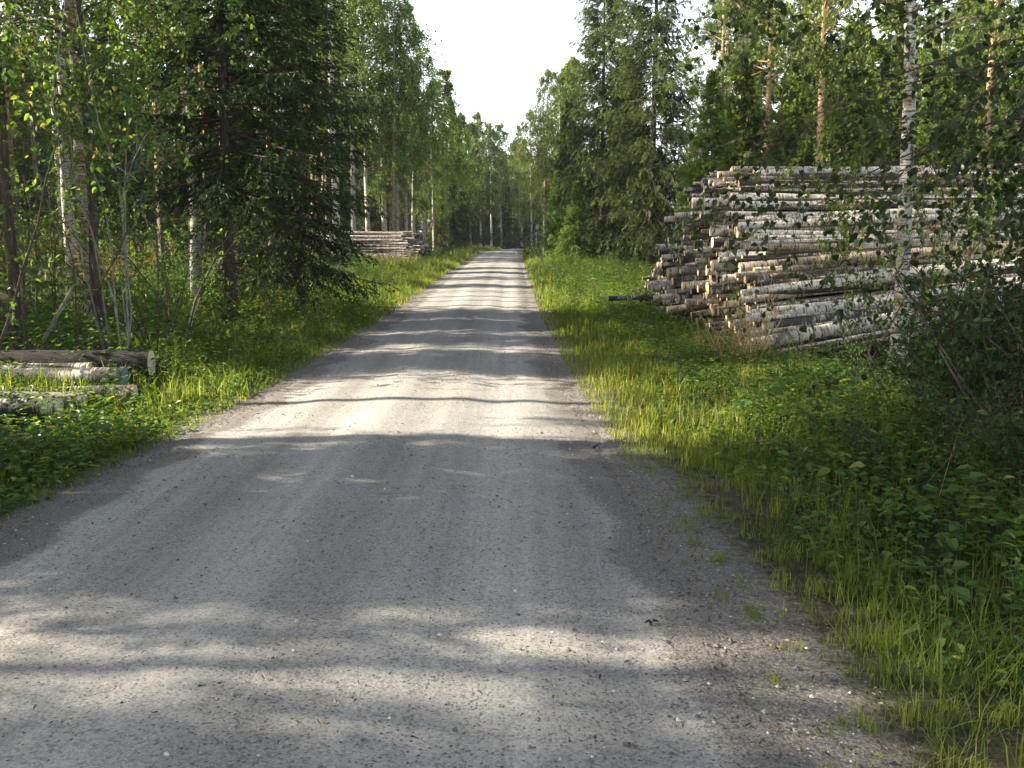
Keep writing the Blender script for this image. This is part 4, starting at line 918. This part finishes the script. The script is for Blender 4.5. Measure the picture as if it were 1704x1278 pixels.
# ------------------------------------------------------------------ grass and ground cover (uncountable)
def grass_field():
    parts = []
    def zone(n, side, a, b, Y0, Y1, hlo, hhi, w, dens_pow=1., tb=0., ts=.5):
        y = Y0 + (Y1 - Y0) * rng.random(n) ** dens_pow; u = rng.random(n)
        x = EL(y) - a - (b - a) * u if side < 0 else ER(y) + a + (b - a) * u
        cl = .5 + .5 * np.sin(x * 5.1 + 2 * np.sin(y * 2.3)) * np.sin(y * 4.3 + 1.7 * np.sin(x * 1.9))
        keep = rng.random(n) < .25 + .75 * cl
        x, y, u, cl = x[keep], y[keep], u[keep], cl[keep]; n = len(x)
        edge = sstep(0, .8, (u * (b - a) + a) - a * .0)
        h = (hlo + (hhi - hlo) * rng.random(n) ** 1.6) * (.35 + .65 * edge) * (.6 + .6 * cl)
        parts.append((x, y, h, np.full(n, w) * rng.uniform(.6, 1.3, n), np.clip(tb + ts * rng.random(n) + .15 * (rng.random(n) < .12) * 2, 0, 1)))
    # right verge: near tinted duller as if shaded, sunny middle tinted yellower, far
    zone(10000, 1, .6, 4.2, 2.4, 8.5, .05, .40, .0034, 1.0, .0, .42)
    for side, n_, Y1_ in ((1, 330, 9.5), (-1, 160, 11)):
        cy_ = 2.5 + (Y1_ - 2.5) * rng.random(n_) ** 1.1; off = .02 + 1.1 * rng.random(n_) ** .8; m_ = 16
        yy = np.repeat(cy_, m_) + rng.normal(0, .028, n_ * m_); oo = np.repeat(off, m_) + rng.normal(0, .028, n_ * m_)
        xx = ER(yy) + oo if side > 0 else EL(yy) - oo
        hh = np.repeat(rng.uniform(.04, .16, n_), m_) * rng.uniform(.5, 1.1, n_ * m_) * (.5 + np.repeat(off, m_))
        parts.append((xx, yy, hh, np.full(n_ * m_, .0024), np.clip(np.repeat(rng.random(n_) * .6, m_) + .3 * rng.random(n_ * m_), 0, .95)))
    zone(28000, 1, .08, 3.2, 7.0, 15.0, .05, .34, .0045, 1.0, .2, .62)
    zone(18000, 1, .10, 2.6, 15, 26, .08, .36, .007, 1.0, .1)
    zone(20000, 1, .10, 5.0, 24, 60, .12, .60, .010, 1.2, .1)
    zone(9000, 1, .10, 4.0, 58, 125, .25, .8, .028, 1.2, .1)
    # left verge
    zone(12000, -1, .08, 1.6, 3.5, 10, .06, .25, .0045, 1.2, .05)
    zone(20000, -1, .08, 3.0, 9.5, 20, .10, .40, .006, 1.0, .05)
    zone(26000, -1, .10, 4.5, 20, 45, .15, .55, .009, 1.1, .1)
    zone(16000, -1, .10, 5.5, 44, 80, .25, .75, .016, 1.0, .1)
    zone(9000, -1, .10, 5.0, 80, 140, .3, .8, .032, 1.0, .1)
    # thin grass on the forest floors
    zone(14000, -1, 4, 28, 18, 60, .15, .5, .012, 1.0, .2)
    zone(8000, 1, 5, 30, 30, 90, .2, .6, .02, 1.0, .1)
    x, y, h, w, t = (np.concatenate([p[i] for p in parts]) for i in range(5)); n = len(x)
    z = T(x, y) - .01; a = rng.random(n) * 6.28; ln = np.abs(rng.normal(.25, .28, n)) * h
    dx, dy = np.cos(a) * ln, np.sin(a) * ln; f = rng.random(n) * 6.28; sx, sy = np.cos(f) * w, np.sin(f) * w
    P0 = np.stack([x, y, z], -1); P1 = P0 + np.stack([dx * .3, dy * .3, h * .55], -1); P2 = P0 + np.stack([dx, dy, h * rng.uniform(.78, 1, n)], -1); S = np.stack([sx, sy, 0 * x], -1)
    V = np.stack([P0 - S, P0 + S, P1 + S * .8, P1 - S * .8, P2], 1); b = np.arange(n)[:, None] * 5
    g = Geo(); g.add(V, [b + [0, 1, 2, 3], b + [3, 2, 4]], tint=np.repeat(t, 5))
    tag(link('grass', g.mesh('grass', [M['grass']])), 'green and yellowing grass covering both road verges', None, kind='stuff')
grass_field()

def cover():
    g = Geo()
    def zone(n, side, a, b, Y0, Y1, hlo, hhi, lf, m, hexa=True, pw=1.):
        y = Y0 + (Y1 - Y0) * rng.random(n) ** pw; u = rng.random(n); x = EL(y) - a - (b - a) * u if side < 0 else ER(y) + a + (b - a) * u
        cl = .5 + .5 * np.sin(x * 2.7 + 1.3 * np.sin(y * 1.1)) * np.sin(y * 2.1 + 1.9 * np.sin(x * 1.4))
        k = rng.random(n) < .3 + .7 * cl; x, y, u, cl = x[k], y[k], u[k], cl[k]; n = len(x)
        h = (hlo + (hhi - hlo) * rng.random(n)) * (.5 + .7 * cl) * (.45 + .55 * sstep(0, 1.2, u * (b - a)))
        tt = rng.random((n, m)) ** .6; an = rng.random((n, m)) * 6.28
        rad = .05 + .18 * h[:, None] * rng.random((n, m))
        c = np.stack([x[:, None] + np.cos(an) * rad, y[:, None] + np.sin(an) * rad, T(x, y)[:, None] + h[:, None] * tt], -1).reshape(-1, 3)
        a2 = an.reshape(-1) + rng.normal(0, .5, n * m); d = np.stack([np.cos(a2), np.sin(a2), rng.uniform(-.35, .5, n * m)], -1)
        s = lf * rng.uniform(.5, 1.2, n * m)
        leaves(g, c, d, np.array([0, 0, 1.]) + .5 * rv(n * m), s, s * rng.uniform(.45, .75, n * m), np.clip(rng.random(n * m), 0, 1), hexa)
    zone(3600, -1, .2, 4.5, 3.5, 8.4, .08, .5, .07, 10)
    zone(1500, -1, .2, 4.5, 8.4, 12, .06, .38, .07, 9)
    zone(4200, -1, .25, 6.5, 11, 24, .12, .85, .075, 9)
    zone(3400, -1, .4, 7.0, 22, 58, .15, .75, .10, 8, False)
    zone(2200, -1, 5, 26, 14, 50, .10, .6, .11, 8, False)
    zone(1500, -1, .5, 6, 58, 140, .2, .9, .17, 7, False)
    zone(3600, 1, .8, 4.6, 2.6, 9.5, .03, .55, .06, 8)
    zone(700, 1, 1.2, 4.6, 3.0, 9.5, .25, .8, .10, 7)
    zone(2600, 1, .7, 3.6, 8.5, 15, .05, .40, .065, 8)
    zone(1800, 1, .7, 3.0, 15, 26, .08, .45, .075, 8)
    zone(5200, 1, .4, 5.5, 22, 60, .15, .75, .10, 9, False)
    zone(1500, 1, .4, 6, 58, 130, .2, .9, .17, 7, False)
    zone(1800, 1, 5.5, 30, 28, 90, .2, .9, .16, 7, False)
    tag(link('undergrowth', g.mesh('undergrowth', [M['herb']])), 'low leafy undergrowth carpeting the verges and forest floor', None, kind='stuff')
cover()

def litter():
    g = Geo(); n = 9000
    y = 2.2 + 14 * rng.random(n) ** 1.5; s = rng.random(n) < .6; u = rng.random(n)
    x = np.where(s, ER(y) - .12 + 2.6 * u ** 1.4, EL(y) + .1 - 1.6 * u ** 1.4)
    m_ = 900; ym = 2.3 + 13 * rng.random(m_) ** 1.4; xm = EL(ym) + (ER(ym) - EL(ym)) * rng.random(m_)
    x = np.concatenate([x, xm]); y = np.concatenate([y, ym]); n = len(x)
    c = np.stack([x, y, T(x, y) + .014 + .008 * rng.random(n)], -1); a = rng.random(n) * 6.28
    d = np.stack([np.cos(a), np.sin(a), rng.normal(0, .2, n)], -1)
    leaves(g, c, d, np.array([0, 0, 1.]) + .35 * rv(n), rng.uniform(.010, .034, n), rng.uniform(.003, .015, n), rng.random(n), True, curl=.25)
    tag(link('litter', g.mesh('litter', [M['litter']])), 'dry leaves, needles and twigs littering the road edges', None, kind='stuff')
M['litter'] = leaf_mat('leaf_litter', [(0, (.05, .035, .022)), (.5, (.10, .07, .042)), (.85, (.17, .12, .07)), (1, (.30, .23, .12))], .15, tcol_gain=1.0, hue=0, bright=0)
litter()

def fallen_leaf(name, px, Y, size, stops, label, seed):
    r = np.random.default_rng(seed); x = px_x(px, Y); g = Geo(); k = 3 if seed == 1 else 1
    c = np.tile([0, 0, .006], (k, 1)) + r.normal(0, .006, (k, 3)) * [1, 1, .3]; a = r.random(k) * 6.28
    leaves(g, c, np.stack([np.cos(a), np.sin(a), np.full(k, .35)], -1), np.array([0, 0, 1.]) + .3 * rv(k, r), size, size * .6, np.full(k, .5), True, fold=.35, curl=.5)
    o = link(name, g.mesh(name, [leaf_mat(name, stops, .2, hue=0, bright=0)]), loc=(x, Y, Tz(x, Y) + .008)); tag(o, label, 'leaf')
fallen_leaf('dead_leaf', 1085, 4.05, .032, [(0, (.03, .022, .016)), (1, (.06, .04, .025))], 'curled dark dead leaf lying alone on the road', 1)
fallen_leaf('fallen_leaf', 1455, 2.98, .045, [(0, (.28, .34, .04)), (1, (.4, .42, .06))], 'yellow-green fallen leaf on the right road shoulder', 2)

# ------------------------------------------------------------------ light, sky, camera
SUN_EL, SUN_AZ = math.radians(27), math.radians(-90)      # azimuth from the view direction, negative = left
w = bpy.data.worlds.new('World'); sc.world = w; w.use_nodes = True; nt = w.node_tree
sky = nt.nodes.new('ShaderNodeTexSky'); sky.sky_type = 'NISHITA'; sky.sun_disc = False
sky.sun_elevation = SUN_EL; sky.sun_rotation = SUN_AZ; sky.dust_density = 2.0; sky.air_density = 1.0; sky.ozone_density = 1.0
bg = nt.nodes['Background']; hz = nt.nodes.new('ShaderNodeHueSaturation'); hz.inputs['Saturation'].default_value = .8; nt.links.new(sky.outputs[0], hz.inputs['Color']); 
# bright milky haze towards the horizon
gt = nt.nodes.new('ShaderNodeTexCoord'); sx = nt.nodes.new('ShaderNodeSeparateXYZ'); nt.links.new(gt.outputs['Generated'], sx.inputs[0])
veil = ramp(nt, sx.outputs[2], [(0, (8, 8, 8)), (.20, (6.0, 6.1, 6.2)), (.34, (1.0, 1.05, 1.1)), (.5, (0, 0, 0))])
ad = nt.nodes.new('ShaderNodeMix'); ad.data_type = 'RGBA'; ad.blend_type = 'ADD'; ad.inputs[0].default_value = 1; ad.clamp_result = False
nt.links.new(hz.outputs[0], ad.inputs[6]); nt.links.new(veil, ad.inputs[7]); nt.links.new(ad.outputs[2], bg.inputs[0]); bg.inputs[1].default_value = .07
sl = bpy.data.lights.new('sun', 'SUN'); sl.energy = 5.0; sl.angle = math.radians(.55); sl.color = (1, .92, .78)
so = bpy.data.objects.new('sun', sl); C.objects.link(so)
sd = Vector((math.sin(SUN_AZ) * math.cos(SUN_EL), math.cos(SUN_AZ) * math.cos(SUN_EL), math.sin(SUN_EL)))
so.rotation_euler = sd.to_track_quat('Z', 'Y').to_euler(); so.location = sd * 60

cam = bpy.data.cameras.new('camera'); co = bpy.data.objects.new('camera', cam); C.objects.link(co)
cam.sensor_width = 36; cam.lens = 36 * F / 1704; cam.clip_end = 2000; cam.clip_start = .05
co.location = (0, 0, H); co.rotation_euler = (PI / 2 - PITCH, 0, 0); sc.camera = co

# thin summer haze down the road
hm, hnt, hout = mat_new('haze'); pv = nd(hnt, 'ShaderNodeVolumePrincipled'); pv.inputs['Color'].default_value = (.86, .93, 1, 1); pv.inputs['Density'].default_value = .00028; pv.inputs['Anisotropy'].default_value = .3
hnt.links.new(pv.outputs[0], hout.inputs['Volume'])
hv = np.array([[x, y, z] for z in (-1.6, 27) for x, y in ((-440, -70), (440, -70), (440, 640), (-440, 640))], float)
g = Geo(); g.add(hv, np.array([[3, 2, 1, 0], [4, 5, 6, 7], [0, 1, 5, 4], [1, 2, 6, 5], [2, 3, 7, 6], [3, 0, 4, 7]]))
tag(link('haze', g.mesh('haze', [hm])), 'thin pale summer haze over the far end of the road', None, kind='stuff')
sc.view_settings.view_transform = 'Standard'; sc.view_settings.look = 'None'
sc.view_settings.exposure = 1.95; sc.view_settings.gamma = 1
cy = sc.cycles; cy.max_bounces = 6; cy.diffuse_bounces = 3; cy.glossy_bounces = 2; cy.transmission_bounces = 4; cy.transparent_max_bounces = 4
try: cy.use_denoising = True
except Exception: pass
print('LOGS', BP['n'], NB, len(face), SP['n'], NS, 'OBJ', len(sc.objects))
